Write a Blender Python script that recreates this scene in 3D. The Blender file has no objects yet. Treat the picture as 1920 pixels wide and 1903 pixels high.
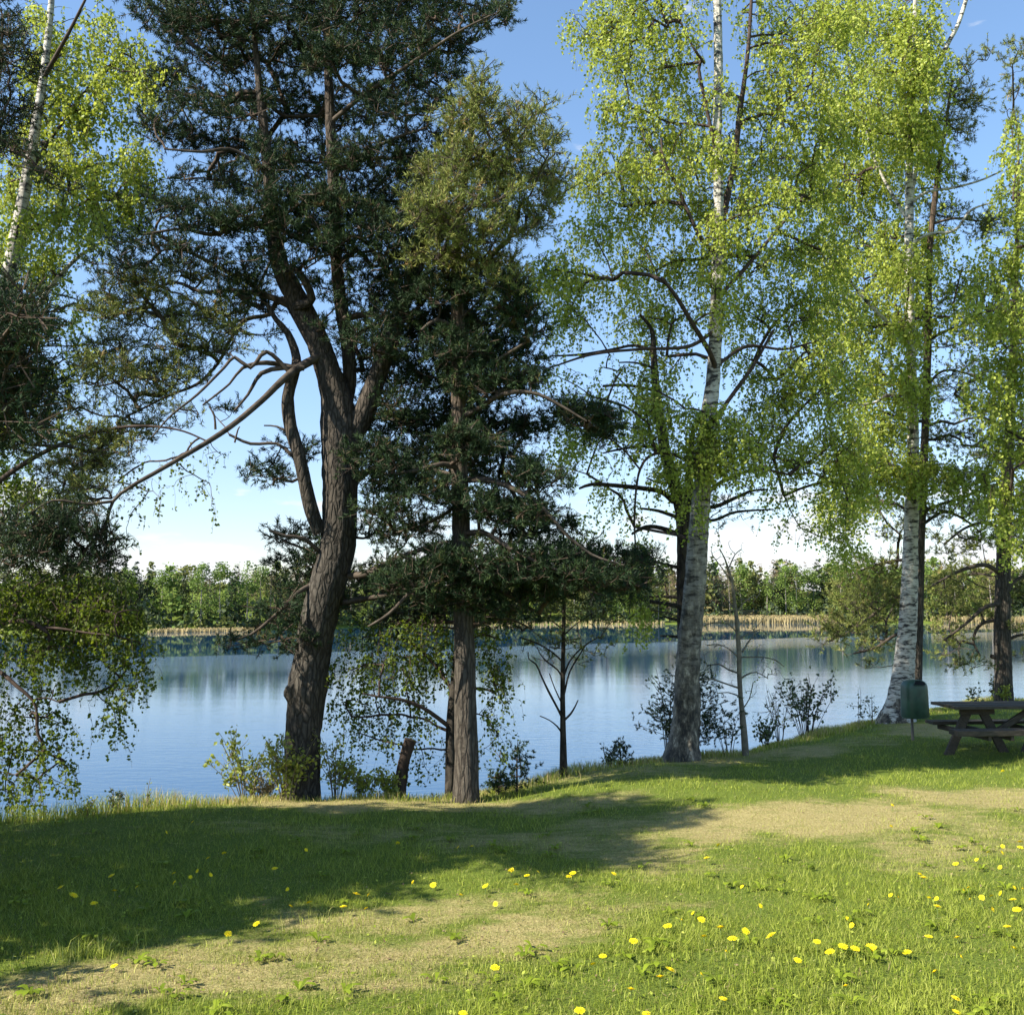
import bpy, bmesh, math, random
import numpy as np
from mathutils import Vector

# ------------------------------------------------------------------ camera, world, sun, exposure
scene = bpy.context.scene
COL = scene.collection
RNG = np.random.default_rng(7)
random.seed(7)
F_PX = 1850.0                      # focal length in photograph pixels (1920 wide)
EYE = 2.1                          # eye height over the lawn
HORIZON = 1137.0
PITCH = math.atan((HORIZON - 951.5) / F_PX)
WATER_Z = -2.5

cam = bpy.data.cameras.new('camera')
cam.sensor_fit = 'HORIZONTAL'
cam.sensor_width = 36.0
cam.lens = 36.0 * F_PX / 1920.0
cam.clip_start = 0.1
cam.clip_end = 6000
cam_ob = bpy.data.objects.new('camera', cam)
COL.objects.link(cam_ob)
cam_ob.location = (0, 0, EYE)
cam_ob.rotation_euler = (math.pi / 2 + PITCH, 0, 0)
scene.camera = cam_ob

SUN_DIR = Vector((-0.90, -0.42, 0.0)).normalized()
SUN_EL = math.radians(40)
sun_rot = math.atan2(SUN_DIR.x, SUN_DIR.y)

world = bpy.data.worlds.new('World')
scene.world = world
world.use_nodes = True
wt = world.node_tree
wn, wl = wt.nodes, wt.links
bg = wn['Background']
sky = wn.new('ShaderNodeTexSky')
sky.sky_type = 'NISHITA'
sky.sun_disc = False
sky.sun_elevation = SUN_EL
sky.sun_rotation = sun_rot
sky.altitude = 100
sky.air_density = 1.0
sky.dust_density = 0.15
sky.ozone_density = 2.2
# low fair-weather cloud banks round the whole horizon, thinning out upwards
tc = wn.new('ShaderNodeTexCoord')
sep = wn.new('ShaderNodeSeparateXYZ')
wl.new(tc.outputs['Generated'], sep.inputs[0])
mp = wn.new('ShaderNodeMapping')
mp.inputs['Scale'].default_value = (1.0, 1.0, 3.6)
wl.new(tc.outputs['Generated'], mp.inputs[0])
nz = wn.new('ShaderNodeTexNoise')
nz.inputs['Scale'].default_value = 10.0
nz.inputs['Detail'].default_value = 7
nz.inputs['Roughness'].default_value = 0.55
wl.new(mp.outputs[0], nz.inputs['Vector'])
band = wn.new('ShaderNodeMapRange')
band.inputs['From Min'].default_value = 0.0
band.inputs['From Max'].default_value = 0.17
band.inputs['To Min'].default_value = 0.16
band.inputs['To Max'].default_value = -0.20
wl.new(sep.outputs['Z'], band.inputs['Value'])
ad = wn.new('ShaderNodeMath'); ad.operation = 'ADD'
wl.new(nz.outputs['Fac'], ad.inputs[0]); wl.new(band.outputs[0], ad.inputs[1])
cr = wn.new('ShaderNodeMapRange'); cr.interpolation_type = 'SMOOTHSTEP'
cr.inputs['From Min'].default_value = 0.49
cr.inputs['From Max'].default_value = 0.63
cr.inputs['To Max'].default_value = 0.9
wl.new(ad.outputs[0], cr.inputs['Value'])
mixc = wn.new('ShaderNodeMixRGB')
mixc.inputs['Color2'].default_value = (3.9, 4.0, 4.15, 1)
wl.new(cr.outputs[0], mixc.inputs['Fac'])
hz_ = wn.new('ShaderNodeMapRange')          # clear spring air: the pale horizon glow kept low
hz_.inputs['From Min'].default_value = 0.0
hz_.inputs['From Max'].default_value = 0.38
wl.new(sep.outputs['Z'], hz_.inputs['Value'])
tint = wn.new('ShaderNodeMixRGB')
tint.inputs['Color1'].default_value = (0.66, 0.61, 0.66, 1)
tint.inputs['Color2'].default_value = (0.95, 1.0, 1.0, 1)
wl.new(hz_.outputs[0], tint.inputs['Fac'])
mul = wn.new('ShaderNodeMixRGB'); mul.blend_type = 'MULTIPLY'; mul.inputs['Fac'].default_value = 1.0
wl.new(sky.outputs[0], mul.inputs['Color1']); wl.new(tint.outputs[0], mul.inputs['Color2'])
wl.new(mul.outputs[0], mixc.inputs['Color1'])
wl.new(mixc.outputs[0], bg.inputs['Color'])
bg.inputs['Strength'].default_value = 0.115

sun = bpy.data.lights.new('sun', 'SUN')
sun.energy = 5.0
sun.angle = math.radians(0.5)
sun.color = (1.0, 0.93, 0.82)
sun_ob = bpy.data.objects.new('sun', sun)
COL.objects.link(sun_ob)
to_sun = Vector((SUN_DIR.x * math.cos(SUN_EL), SUN_DIR.y * math.cos(SUN_EL), math.sin(SUN_EL)))
sun_ob.rotation_euler = to_sun.to_track_quat('Z', 'Y').to_euler()
sun_ob.location = to_sun * 60

scene.view_settings.view_transform = 'Standard'
scene.view_settings.look = 'None'
scene.view_settings.exposure = 1.25
scene.view_settings.gamma = 1
scene.cycles.max_bounces = 7
scene.cycles.transparent_max_bounces = 6
scene.cycles.use_denoising = True

# ------------------------------------------------------------------ helpers
CP, SP = math.cos(PITCH), math.sin(PITCH)


def P(x, y, Y):
    """a point of the place: photograph coordinates plus its distance Y ahead of the eye"""
    x = np.asarray(x, float); y = np.asarray(y, float); Y = np.asarray(Y, float)
    u = (x - 960.0) / F_PX
    v = (951.5 - y) / F_PX
    t = Y / (CP - v * SP)
    return np.stack(np.broadcast_arrays(u * t, Y, EYE + t * (SP + v * CP)), -1)


def G(x, y, z=0.0):
    """where the sight line through a photograph point meets level z"""
    u = (x - 960.0) / F_PX
    v = (951.5 - y) / F_PX
    t = (z - EYE) / (SP + v * CP)
    return np.array([u * t, t * (CP - v * SP), z])


def smooth(a, lo, hi):
    t = np.clip((a - lo) / (hi - lo), 0, 1)
    return t * t * (3 - 2 * t)


class Geo:
    """collects triangles and quads into one mesh"""
    def __init__(s):
        s.v = []; s.f3 = []; s.f4 = []; s.a = []; s.b = []; s.n = 0

    def add(s, v, f3=None, f4=None, var=0.5, dry=0.0):
        v = np.asarray(v, np.float32).reshape(-1, 3)
        if f3 is not None and len(f3): s.f3.append(np.asarray(f3, np.int32).reshape(-1, 3) + s.n)
        if f4 is not None and len(f4): s.f4.append(np.asarray(f4, np.int32).reshape(-1, 4) + s.n)
        s.v.append(v)
        s.a.append(np.broadcast_to(np.asarray(var, np.float32), (len(v),)).copy())
        s.b.append(np.broadcast_to(np.asarray(dry, np.float32), (len(v),)).copy())
        s.n += len(v)

    def mesh(s, name, origin=(0, 0, 0), shade_smooth=False):
        v = np.concatenate(s.v) - np.asarray(origin, np.float32)
        f3 = np.concatenate(s.f3) if s.f3 else np.zeros((0, 3), np.int32)
        f4 = np.concatenate(s.f4) if s.f4 else np.zeros((0, 4), np.int32)
        me = bpy.data.meshes.new(name)
        me.vertices.add(len(v)); me.vertices.foreach_set('co', v.astype(np.float32).ravel())
        li = np.concatenate([f3.ravel(), f4.ravel()])
        me.loops.add(len(li)); me.loops.foreach_set('vertex_index', li)
        st = np.concatenate([np.arange(len(f3)) * 3, len(f3) * 3 + np.arange(len(f4)) * 4])
        me.polygons.add(len(st)); me.polygons.foreach_set('loop_start', st.astype(np.int32))
        if shade_smooth:
            me.polygons.foreach_set('use_smooth', np.ones(len(st), bool))
        at = me.attributes.new('var', 'FLOAT', 'POINT'); at.data.foreach_set('value', np.concatenate(s.a))
        at = me.attributes.new('dry', 'FLOAT', 'POINT'); at.data.foreach_set('value', np.concatenate(s.b))
        me.update(calc_edges=True)
        return me

    def obj(s, name, mat, parent=None, origin=(0, 0, 0), shade_smooth=False, **props):
        me = s.mesh(name, origin, shade_smooth)
        me.materials.append(mat)
        return link(name, me, parent, **props)


def link(name, data, parent=None, loc=None, **props):
    o = bpy.data.objects.new(name, data)
    COL.objects.link(o)
    if parent is not None: o.parent = parent
    if loc is not None: o.location = loc
    for k, v in props.items(): o[k] = v
    return o


def thing(name, label, cat, loc, group=None):
    o = link(name, None, None, loc)
    o.empty_display_size = 0.2
    o['label'] = label; o['category'] = cat
    if group: o['group'] = group
    return o


def tubes(geo, pts, rad, sides=4, cap=False, rough=0.0, ridges=0, var=0.5):
    """pts (M,K,3), rad (M,K): M tapering tubes at once"""
    pts = np.asarray(pts, float); rad = np.asarray(rad, float)
    if pts.ndim == 2: pts = pts[None]; rad = rad[None]
    M, K, _ = pts.shape
    t = np.gradient(pts, axis=1)
    t /= np.linalg.norm(t, axis=2, keepdims=True) + 1e-9
    mean = t.mean(1)
    ref = np.where(np.abs(mean[:, 2:3]) > 0.7, np.array([[1.0, 0.13, 0.0]]), np.array([[0.1, 0.1, 1.0]]))
    ref = np.repeat(ref[:, None], K, 1)
    n = ref - (ref * t).sum(2, keepdims=True) * t
    n /= np.linalg.norm(n, axis=2, keepdims=True) + 1e-9
    b = np.cross(t, n)
    ang = np.linspace(0, 2 * math.pi, sides, endpoint=False)
    rr = np.repeat(rad[:, :, None], sides, 2)
    if rough:
        s = np.linspace(0, 1, K)[None, :, None] * K
        a = ang[None, None]
        nz = np.zeros((1, K, sides))
        for q in range(5):
            nz = nz + np.sin(a * (1 + q) + s * RNG.uniform(0.05, 0.5) + RNG.uniform(0, 6)) * RNG.uniform(.2, .5)
        nz = nz + RNG.normal(0, 0.9, (M, K, sides))
        rid = RNG.normal(0, 1.0, (M, 1, sides)) if ridges else 0
        rr = rr * (1 + rough * nz * 0.6 + rough * ridges * rid)
    v = pts[:, :, None] + rr[..., None] * (np.cos(ang)[None, None, :, None] * n[:, :, None] + np.sin(ang)[None, None, :, None] * b[:, :, None])
    idx = np.arange(M * K * sides).reshape(M, K, sides)
    a0 = idx[:, :-1]; a1 = idx[:, 1:]
    f4 = np.stack([a0, np.roll(a0, -1, 2), np.roll(a1, -1, 2), a1], -1).reshape(-1, 4)
    geo.add(v.reshape(-1, 3), f4=f4, var=var)
    if cap:
        for m in range(M):
            for k in (0, K - 1):
                c = pts[m, k]
                base = geo.n
                ring = v[m, k]
                ff = [(0, 1 + i, 1 + (i + 1) % sides) for i in range(sides)]
                geo.add(np.vstack([c[None], ring]), f3=ff, var=var)


def ribbons(geo, pts, width):
    """hair-thin twigs as narrow strips, pts (M,K,3)"""
    M_, K, _ = pts.shape
    t = unit(pts[:, -1] - pts[:, 0])
    sd = unit(np.cross(t, RNG.normal(0, 1, (M_, 3))))[:, None] * width
    v = np.stack([pts - sd, pts + sd], 2)
    ix = np.arange(M_ * K * 2).reshape(M_, K, 2)
    geo.add(v.reshape(-1, 3), f4=np.stack([ix[:, :-1, 0], ix[:, :-1, 1], ix[:, 1:, 1], ix[:, 1:, 0]], -1).reshape(-1, 4))


def spline(pts, step=0.12):
    """Catmull-Rom through rows (x,y,z,r), resampled"""
    p = np.asarray(pts, float)
    if len(p) == 2:
        n = max(2, int(np.linalg.norm(p[1, :3] - p[0, :3]) / step) + 1)
        return p[0] + (p[1] - p[0]) * np.linspace(0, 1, n)[:, None]
    q = np.vstack([2 * p[0] - p[1], p, 2 * p[-1] - p[-2]])
    out = []
    for i in range(1, len(q) - 2):
        n = max(2, int(np.linalg.norm(q[i + 1, :3] - q[i, :3]) / step))
        t = (np.arange(n) / n)[:, None]
        out.append(0.5 * (2 * q[i] + (q[i + 1] - q[i - 1]) * t + (2 * q[i - 1] - 5 * q[i] + 4 * q[i + 1] - q[i + 2]) * t ** 2
                          + (3 * q[i] - q[i - 1] - 3 * q[i + 1] + q[i + 2]) * t ** 3))
    out.append(q[-2][None])
    return np.vstack(out)


def unit(a):
    return a / (np.linalg.norm(a, axis=-1, keepdims=True) + 1e-9)


# ------------------------------------------------------------------ materials
def nt(name):
    m = bpy.data.materials.new(name)
    m.use_nodes = True
    n, l = m.node_tree.nodes, m.node_tree.links
    return m, n, l, n['Principled BSDF']


def ramp(n, stops, interp='LINEAR'):
    r = n.new('ShaderNodeValToRGB')
    r.color_ramp.interpolation = interp
    e = r.color_ramp.elements
    while len(e) < len(stops): e.new(0.5)
    for i, (p, c) in enumerate(stops):
        e[i].position = p; e[i].color = (*c, 1)
    return r


def attr(n, name):
    a = n.new('ShaderNodeAttribute'); a.attribute_name = name
    return a


def noise(n, l, scale, detail=4, vec=None, rough=0.55, sc=None, coord='Object'):
    t = n.new('ShaderNodeTexNoise')
    t.inputs['Scale'].default_value = scale
    t.inputs['Detail'].default_value = detail
    t.inputs['Roughness'].default_value = rough
    if vec is None:
        c = n.new('ShaderNodeTexCoord'); vec = c.outputs[coord]
    if sc:
        m = n.new('ShaderNodeMapping'); m.inputs['Scale'].default_value = sc
        l.new(vec, m.inputs[0]); vec = m.outputs[0]
    l.new(vec, t.inputs['Vector'])
    return t


def leaf_mat(name, stops, transl=0.45, tcol=None, rough=0.5, spec=0.3):
    m, n, l, b = nt(name)
    a = attr(n, 'var')
    r = ramp(n, stops)
    l.new(a.outputs['Fac'], r.inputs[0])
    l.new(r.outputs[0], b.inputs['Base Color'])
    b.inputs['Roughness'].default_value = rough
    b.inputs['Specular IOR Level'].default_value = spec
    if transl:
        tr = n.new('ShaderNodeBsdfTranslucent')
        if tcol:
            mx = n.new('ShaderNodeMixRGB'); mx.blend_type = 'MULTIPLY'; mx.inputs[0].default_value = 1
            mx.inputs[2].default_value = (*tcol, 1)
            l.new(r.outputs[0], mx.inputs[1]); l.new(mx.outputs[0], tr.inputs[0])
        else:
            l.new(r.outputs[0], tr.inputs[0])
        ms = n.new('ShaderNodeMixShader'); ms.inputs[0].default_value = transl
        l.new(b.outputs[0], ms.inputs[1]); l.new(tr.outputs[0], ms.inputs[2])
        l.new(ms.outputs[0], n['Material Output'].inputs[0])
    return m


def bark_mat(name, low, high, dark, z0, z1, vs=(9, 9, 2.6), bump=0.6, dist=0.03):
    """plated bark: cracks dark, plates low colour turning to high colour with height"""
    m, n, l, b = nt(name)
    tcn = n.new('ShaderNodeTexCoord')
    nzv = noise(n, l, 6, 5, tcn.outputs['Object'])
    mpn = n.new('ShaderNodeMapping'); mpn.inputs['Scale'].default_value = vs
    l.new(tcn.outputs['Object'], mpn.inputs[0])
    add = n.new('ShaderNodeMixRGB'); add.blend_type = 'ADD'; add.inputs[0].default_value = 0.9
    l.new(mpn.outputs[0], add.inputs[1]); l.new(nzv.outputs['Color'], add.inputs[2])
    vo = n.new('ShaderNodeTexVoronoi'); vo.feature = 'DISTANCE_TO_EDGE'
    vo.inputs['Scale'].default_value = 1.0
    l.new(add.outputs[0], vo.inputs['Vector'])
    crk = ramp(n, [(0.0, (0.25,) * 3), (0.2, (1, 1, 1))])
    l.new(vo.outputs['Distance'], crk.inputs[0])
    fine = noise(n, l, 30, 6, tcn.outputs['Object'], 0.65, (1, 1, 0.5))
    sp = n.new('ShaderNodeSeparateXYZ'); l.new(tcn.outputs['Object'], sp.inputs[0])
    hz = n.new('ShaderNodeMapRange'); hz.inputs['From Min'].default_value = z0; hz.inputs['From Max'].default_value = z1
    l.new(sp.outputs['Z'], hz.inputs['Value'])
    cm = n.new('ShaderNodeMixRGB'); cm.inputs[1].default_value = (*low, 1); cm.inputs[2].default_value = (*high, 1)
    l.new(hz.outputs[0], cm.inputs[0])
    vr = n.new('ShaderNodeMixRGB'); vr.blend_type = 'MULTIPLY'; vr.inputs[0].default_value = 0.8
    fr = ramp(n, [(0.3, (0.45, 0.45, 0.45)), (0.7, (1.35, 1.3, 1.25))])
    l.new(fine.outputs['Fac'], fr.inputs[0]); l.new(cm.outputs[0], vr.inputs[1]); l.new(fr.outputs[0], vr.inputs[2])
    fin = n.new('ShaderNodeMixRGB'); fin.inputs[1].default_value = (*dark, 1)
    l.new(crk.outputs[0], fin.inputs[0]); l.new(vr.outputs[0], fin.inputs[2])
    l.new(fin.outputs[0], b.inputs['Base Color'])
    b.inputs['Roughness'].default_value = 0.9
    b.inputs['Specular IOR Level'].default_value = 0.15
    hm = n.new('ShaderNodeMath'); hm.operation = 'MULTIPLY_ADD'; hm.inputs[1].default_value = 0.5
    l.new(fine.outputs['Fac'], hm.inputs[0]); l.new(crk.outputs[0], hm.inputs[2])
    bp = n.new('ShaderNodeBump'); bp.inputs['Strength'].default_value = bump; bp.inputs['Distance'].default_value = dist
    l.new(hm.outputs[0], bp.inputs['Height']); l.new(bp.outputs[0], b.inputs['Normal'])
    return m


def birch_mat(name, z0, z1):
    """white papery bark with dark cross marks; rough dark grey plates below z0"""
    m, n, l, b = nt(name)
    tcn = n.new('ShaderNodeTexCoord')
    marks = noise(n, l, 5.5, 5, tcn.outputs['Object'], 0.6, (1.0, 1.0, 3.0))
    mr = ramp(n, [(0.40, (0.03, 0.026, 0.022)), (0.50, (0.44, 0.41, 0.34)), (0.75, (0.60, 0.57, 0.49))])
    l.new(marks.outputs['Fac'], mr.inputs[0])
    lent = noise(n, l, 26, 3, tcn.outputs['Object'], 0.5, (0.35, 0.35, 2.6))
    lr = ramp(n, [(0.34, (0.25, 0.23, 0.2)), (0.45, (1, 1, 1))])
    l.new(lent.outputs['Fac'], lr.inputs[0])
    mm = n.new('ShaderNodeMixRGB'); mm.blend_type = 'MULTIPLY'; mm.inputs[0].default_value = 1
    l.new(mr.outputs[0], mm.inputs[1]); l.new(lr.outputs[0], mm.inputs[2])
    # rough base
    rn = noise(n, l, 11, 9, tcn.outputs['Object'], 0.75, (1.0, 1.0, 0.5))
    rr = ramp(n, [(0.42, (0.022, 0.019, 0.014)), (0.51, (0.085, 0.072, 0.05)), (0.58, (0.18, 0.155, 0.11)), (0.67, (0.48, 0.44, 0.34))])
    l.new(rn.outputs['Fac'], rr.inputs[0])
    sp = n.new('ShaderNodeSeparateXYZ'); l.new(tcn.outputs['Object'], sp.inputs[0])
    big = noise(n, l, 3.5, 4, tcn.outputs['Object'])
    zz = n.new('ShaderNodeMath'); zz.operation = 'MULTIPLY_ADD'; zz.inputs[1].default_value = 4.5
    l.new(big.outputs['Fac'], zz.inputs[0]); l.new(sp.outputs['Z'], zz.inputs[2])
    hz = n.new('ShaderNodeMapRange'); hz.inputs['From Min'].default_value = z0 + 2.0; hz.inputs['From Max'].default_value = z1 + 1.5
    l.new(zz.outputs[0], hz.inputs['Value'])
    fin = n.new('ShaderNodeMixRGB'); l.new(hz.outputs[0], fin.inputs[0])
    l.new(rr.outputs[0], fin.inputs[1]); l.new(mm.outputs[0], fin.inputs[2])
    l.new(fin.outputs[0], b.inputs['Base Color'])
    b.inputs['Roughness'].default_value = 0.75
    bp = n.new('ShaderNodeBump'); bp.inputs['Strength'].default_value = 0.75; bp.inputs['Distance'].default_value = 0.03
    l.new(rn.outputs['Fac'], bp.inputs['Height']); l.new(bp.outputs[0], b.inputs['Normal'])
    return m


def plain(name, col, rough=0.8, spec=0.3, nscale=0, nlow=0.6, bump=0.0, sc=None):
    m, n, l, b = nt(name)
    b.inputs['Roughness'].default_value = rough
    b.inputs['Specular IOR Level'].default_value = spec
    if nscale:
        t = noise(n, l, nscale, 6, sc=sc)
        r = ramp(n, [(0.3, tuple(c * nlow for c in col)), (0.7, tuple(min(1, c * (2 - nlow)) for c in col))])
        l.new(t.outputs['Fac'], r.inputs[0]); l.new(r.outputs[0], b.inputs['Base Color'])
        if bump:
            bp = n.new('ShaderNodeBump'); bp.inputs['Strength'].default_value = bump; bp.inputs['Distance'].default_value = 0.01
            l.new(t.outputs['Fac'], bp.inputs['Height']); l.new(bp.outputs[0], b.inputs['Normal'])
    else:
        b.inputs['Base Color'].default_value = (*col, 1)
    return m


M = {}
M['pine_bark'] = bark_mat('pine_bark', (0.080, 0.073, 0.060), (0.085, 0.068, 0.052), (0.02, 0.017, 0.013), 2.5, 6.5, (19, 19, 5.0))
M['pine_bark_grey'] = bark_mat('pine_bark_grey', (0.09, 0.08, 0.064), (0.12, 0.088, 0.062), (0.025, 0.02, 0.016), 2.5, 6.0, (20, 20, 3.0))
M['dark_bark'] = bark_mat('dark_bark', (0.055, 0.048, 0.038), (0.07, 0.058, 0.045), (0.012, 0.011, 0.01), 2, 6, (12, 12, 3))
M['pine_twig'] = plain('pine_twig', (0.075, 0.055, 0.04), 0.9, 0.1, 14)
M['pine_branch'] = plain('pine_branch', (0.075, 0.06, 0.046), 0.9, 0.1, 9, 0.45, 0.5)
M['birch_bark'] = birch_mat('birch_bark', 1.0, 6.0)
M['birch_bark_pale'] = birch_mat('birch_bark_pale', 0.15, 0.8)
M['birch_twig'] = plain('birch_twig', (0.06, 0.042, 0.032), 0.8, 0.2, 12)
M['grey_twig'] = plain('grey_twig', (0.16, 0.14, 0.10), 0.85, 0.2, 12)
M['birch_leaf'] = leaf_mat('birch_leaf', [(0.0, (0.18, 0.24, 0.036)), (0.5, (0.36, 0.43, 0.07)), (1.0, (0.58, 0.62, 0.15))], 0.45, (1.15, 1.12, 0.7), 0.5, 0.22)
M['birch_leaf_shaded'] = leaf_mat('birch_leaf_shaded', [(0.0, (0.06, 0.09, 0.014)), (0.5, (0.11, 0.155, 0.022)), (1.0, (0.20, 0.25, 0.035))], 0.45, (1.2, 1.2, 0.5), 0.5, 0.2)  # darker copy of the birch leaf, shade on hanging leaves put into the colour
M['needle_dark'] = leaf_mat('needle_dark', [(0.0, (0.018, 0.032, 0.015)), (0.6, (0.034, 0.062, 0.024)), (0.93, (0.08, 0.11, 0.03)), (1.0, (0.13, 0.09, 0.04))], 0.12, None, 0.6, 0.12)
M['needle_olive_lit'] = leaf_mat('needle_olive_lit', [(0.0, (0.09, 0.11, 0.028)), (0.6, (0.20, 0.235, 0.055)), (0.85, (0.31, 0.31, 0.08)), (1.0, (0.34, 0.23, 0.10))], 0.15, None, 0.6, 0.15)  # lighter copy of the dark needles, sunlight put into the colour
M['shrub_leaf'] = leaf_mat('shrub_leaf', [(0.0, (0.14, 0.19, 0.03)), (1.0, (0.40, 0.44, 0.08))], 0.4, (1.2, 1.1, 0.5), 0.45, 0.4)
M['dark_leaf'] = leaf_mat('dark_leaf', [(0.0, (0.035, 0.055, 0.022)), (1.0, (0.10, 0.135, 0.04))], 0.3, None, 0.45, 0.4)
M['reed'] = leaf_mat('reed', [(0.0, (0.33, 0.26, 0.12)), (1.0, (0.50, 0.41, 0.21))], 0.2, None, 0.8, 0.2)
M['far_green'] = leaf_mat('far_green', [(0.0, (0.085, 0.135, 0.03)), (1.0, (0.24, 0.34, 0.07))], 0.3, None, 0.7, 0.2)
M['far_olive'] = leaf_mat('far_olive', [(0.0, (0.09, 0.11, 0.03)), (1.0, (0.25, 0.26, 0.075))], 0.25, None, 0.7, 0.2)
M['far_brown'] = leaf_mat('far_brown', [(0.0, (0.12, 0.095, 0.06)), (1.0, (0.27, 0.20, 0.125))], 0.15, None, 0.8, 0.1)
M['far_dark'] = leaf_mat('far_dark', [(0.0, (0.028, 0.045, 0.026)), (1.0, (0.08, 0.105, 0.045))], 0.1, None, 0.7, 0.2)
M['far_trunk'] = plain('far_trunk', (0.30, 0.27, 0.22), 0.9, 0.1, 2)


def grass_material():
    m, n, l, b = nt('grass_blade')
    a = attr(n, 'var'); d = attr(n, 'dry')
    g = ramp(n, [(0.0, (0.09, 0.135, 0.012)), (0.5, (0.235, 0.305, 0.024)), (1.0, (0.46, 0.51, 0.085))])
    s = ramp(n, [(0.0, (0.22, 0.155, 0.06)), (0.5, (0.47, 0.38, 0.17)), (1.0, (0.70, 0.61, 0.33))])
    l.new(a.outputs['Fac'], g.inputs[0]); l.new(a.outputs['Fac'], s.inputs[0])
    mx = n.new('ShaderNodeMixRGB')
    l.new(d.outputs['Fac'], mx.inputs[0]); l.new(g.outputs[0], mx.inputs[1]); l.new(s.outputs[0], mx.inputs[2])
    l.new(mx.outputs[0], b.inputs['Base Color'])
    b.inputs['Roughness'].default_value = 0.6; b.inputs['Specular IOR Level'].default_value = 0.12
    tr = n.new('ShaderNodeBsdfTranslucent'); l.new(mx.outputs[0], tr.inputs[0])
    ms = n.new('ShaderNodeMixShader'); ms.inputs[0].default_value = 0.35
    l.new(b.outputs[0], ms.inputs[1]); l.new(tr.outputs[0], ms.inputs[2])
    l.new(ms.outputs[0], n['Material Output'].inputs[0])
    return m


M['grass'] = grass_material()


def ground_material():
    m, n, l, b = nt('ground')
    d = attr(n, 'dry')
    c = n.new('ShaderNodeTexCoord')
    fine = noise(n, l, 55, 6, c.outputs['Object'], 0.7)
    mid = noise(n, l, 3.2, 8, c.outputs['Object'], 0.72, (1, 2.2, 1))
    gr = ramp(n, [(0.3, (0.06, 0.085, 0.014)), (0.55, (0.13, 0.175, 0.026)), (0.8, (0.22, 0.25, 0.05))])
    st = ramp(n, [(0.3, (0.14, 0.115, 0.04)), (0.5, (0.32, 0.27, 0.11)), (0.75, (0.54, 0.47, 0.22))])
    l.new(fine.outputs['Fac'], gr.inputs[0]); l.new(fine.outputs['Fac'], st.inputs[0])
    ma = n.new('ShaderNodeMath'); ma.operation = 'MULTIPLY_ADD'; ma.inputs[1].default_value = 2.2
    l.new(mid.outputs['Fac'], ma.inputs[0]); l.new(d.outputs['Fac'], ma.inputs[2])
    mr = n.new('ShaderNodeMapRange'); mr.inputs['From Min'].default_value = 1.35; mr.inputs['From Max'].default_value = 2.0
    l.new(ma.outputs[0], mr.inputs['Value'])
    mx = n.new('ShaderNodeMixRGB')
    l.new(mr.outputs[0], mx.inputs[0]); l.new(gr.outputs[0], mx.inputs[1]); l.new(st.outputs[0], mx.inputs[2])
    l.new(mx.outputs[0], b.inputs['Base Color'])
    b.inputs['Roughness'].default_value = 0.95; b.inputs['Specular IOR Level'].default_value = 0.1
    bp = n.new('ShaderNodeBump'); bp.inputs['Strength'].default_value = 0.8; bp.inputs['Distance'].default_value = 0.03
    l.new(fine.outputs['Fac'], bp.inputs['Height']); l.new(bp.outputs[0], b.inputs['Normal'])
    return m


M['ground'] = ground_material()


def water_material():
    """calm under the far shore, a breeze-ruffled strip in front of it, light swell and small ripples nearer"""
    m, n, l, b = nt('lake_water')
    b.inputs['Base Color'].default_value = (0.008, 0.045, 0.11, 1)
    b.inputs['Roughness'].default_value = 0.02
    b.inputs['IOR'].default_value = 1.33
    b.inputs['Specular IOR Level'].default_value = 0.6
    c = n.new('ShaderNodeTexCoord')
    sp = n.new('ShaderNodeSeparateXYZ'); l.new(c.outputs['Object'], sp.inputs[0])
    k = n.new('ShaderNodeMath'); k.operation = 'MULTIPLY_ADD'; k.inputs[1].default_value = -0.75
    l.new(sp.outputs['X'], k.inputs[0]); l.new(sp.outputs['Y'], k.inputs[2])       # Y - 0.75 X
    wob = noise(n, l, 0.035, 3, c.outputs['Object'], 0.5, (1, 1, 1))
    k2 = n.new('ShaderNodeMath'); k2.operation = 'MULTIPLY_ADD'; k2.inputs[1].default_value = 14
    l.new(wob.outputs['Fac'], k2.inputs[0]); l.new(k.outputs[0], k2.inputs[2])
    st = ramp(n, [(0.0, (0.26,) * 3), (0.12, (0.20,) * 3), (0.24, (0.06,) * 3), (0.38, (0.05,) * 3), (0.46, (0.25,) * 3), (0.545, (0.5,) * 3), (0.56, (0.008,) * 3), (1.0, (0.008,) * 3)])
    rg = n.new('ShaderNodeMapRange'); rg.inputs['From Min'].default_value = 15; rg.inputs['From Max'].default_value = 208
    l.new(k2.outputs[0], rg.inputs['Value']); l.new(rg.outputs[0], st.inputs[0])
    rip = noise(n, l, 3.2, 4, c.outputs['Object'], 0.6, (0.5, 1.0, 1))
    swell = noise(n, l, 0.5, 2, c.outputs['Object'], 0.5, (0.35, 1.0, 1))
    hm = n.new('ShaderNodeMath'); hm.operation = 'MULTIPLY_ADD'; hm.inputs[1].default_value = 1.2
    l.new(swell.outputs['Fac'], hm.inputs[0]); l.new(rip.outputs['Fac'], hm.inputs[2])
    bp = n.new('ShaderNodeBump'); bp.inputs['Distance'].default_value = 0.06
    l.new(st.outputs[0], bp.inputs['Strength']); l.new(hm.outputs[0], bp.inputs['Height'])
    l.new(bp.outputs[0], b.inputs['Normal'])
    return m


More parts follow.
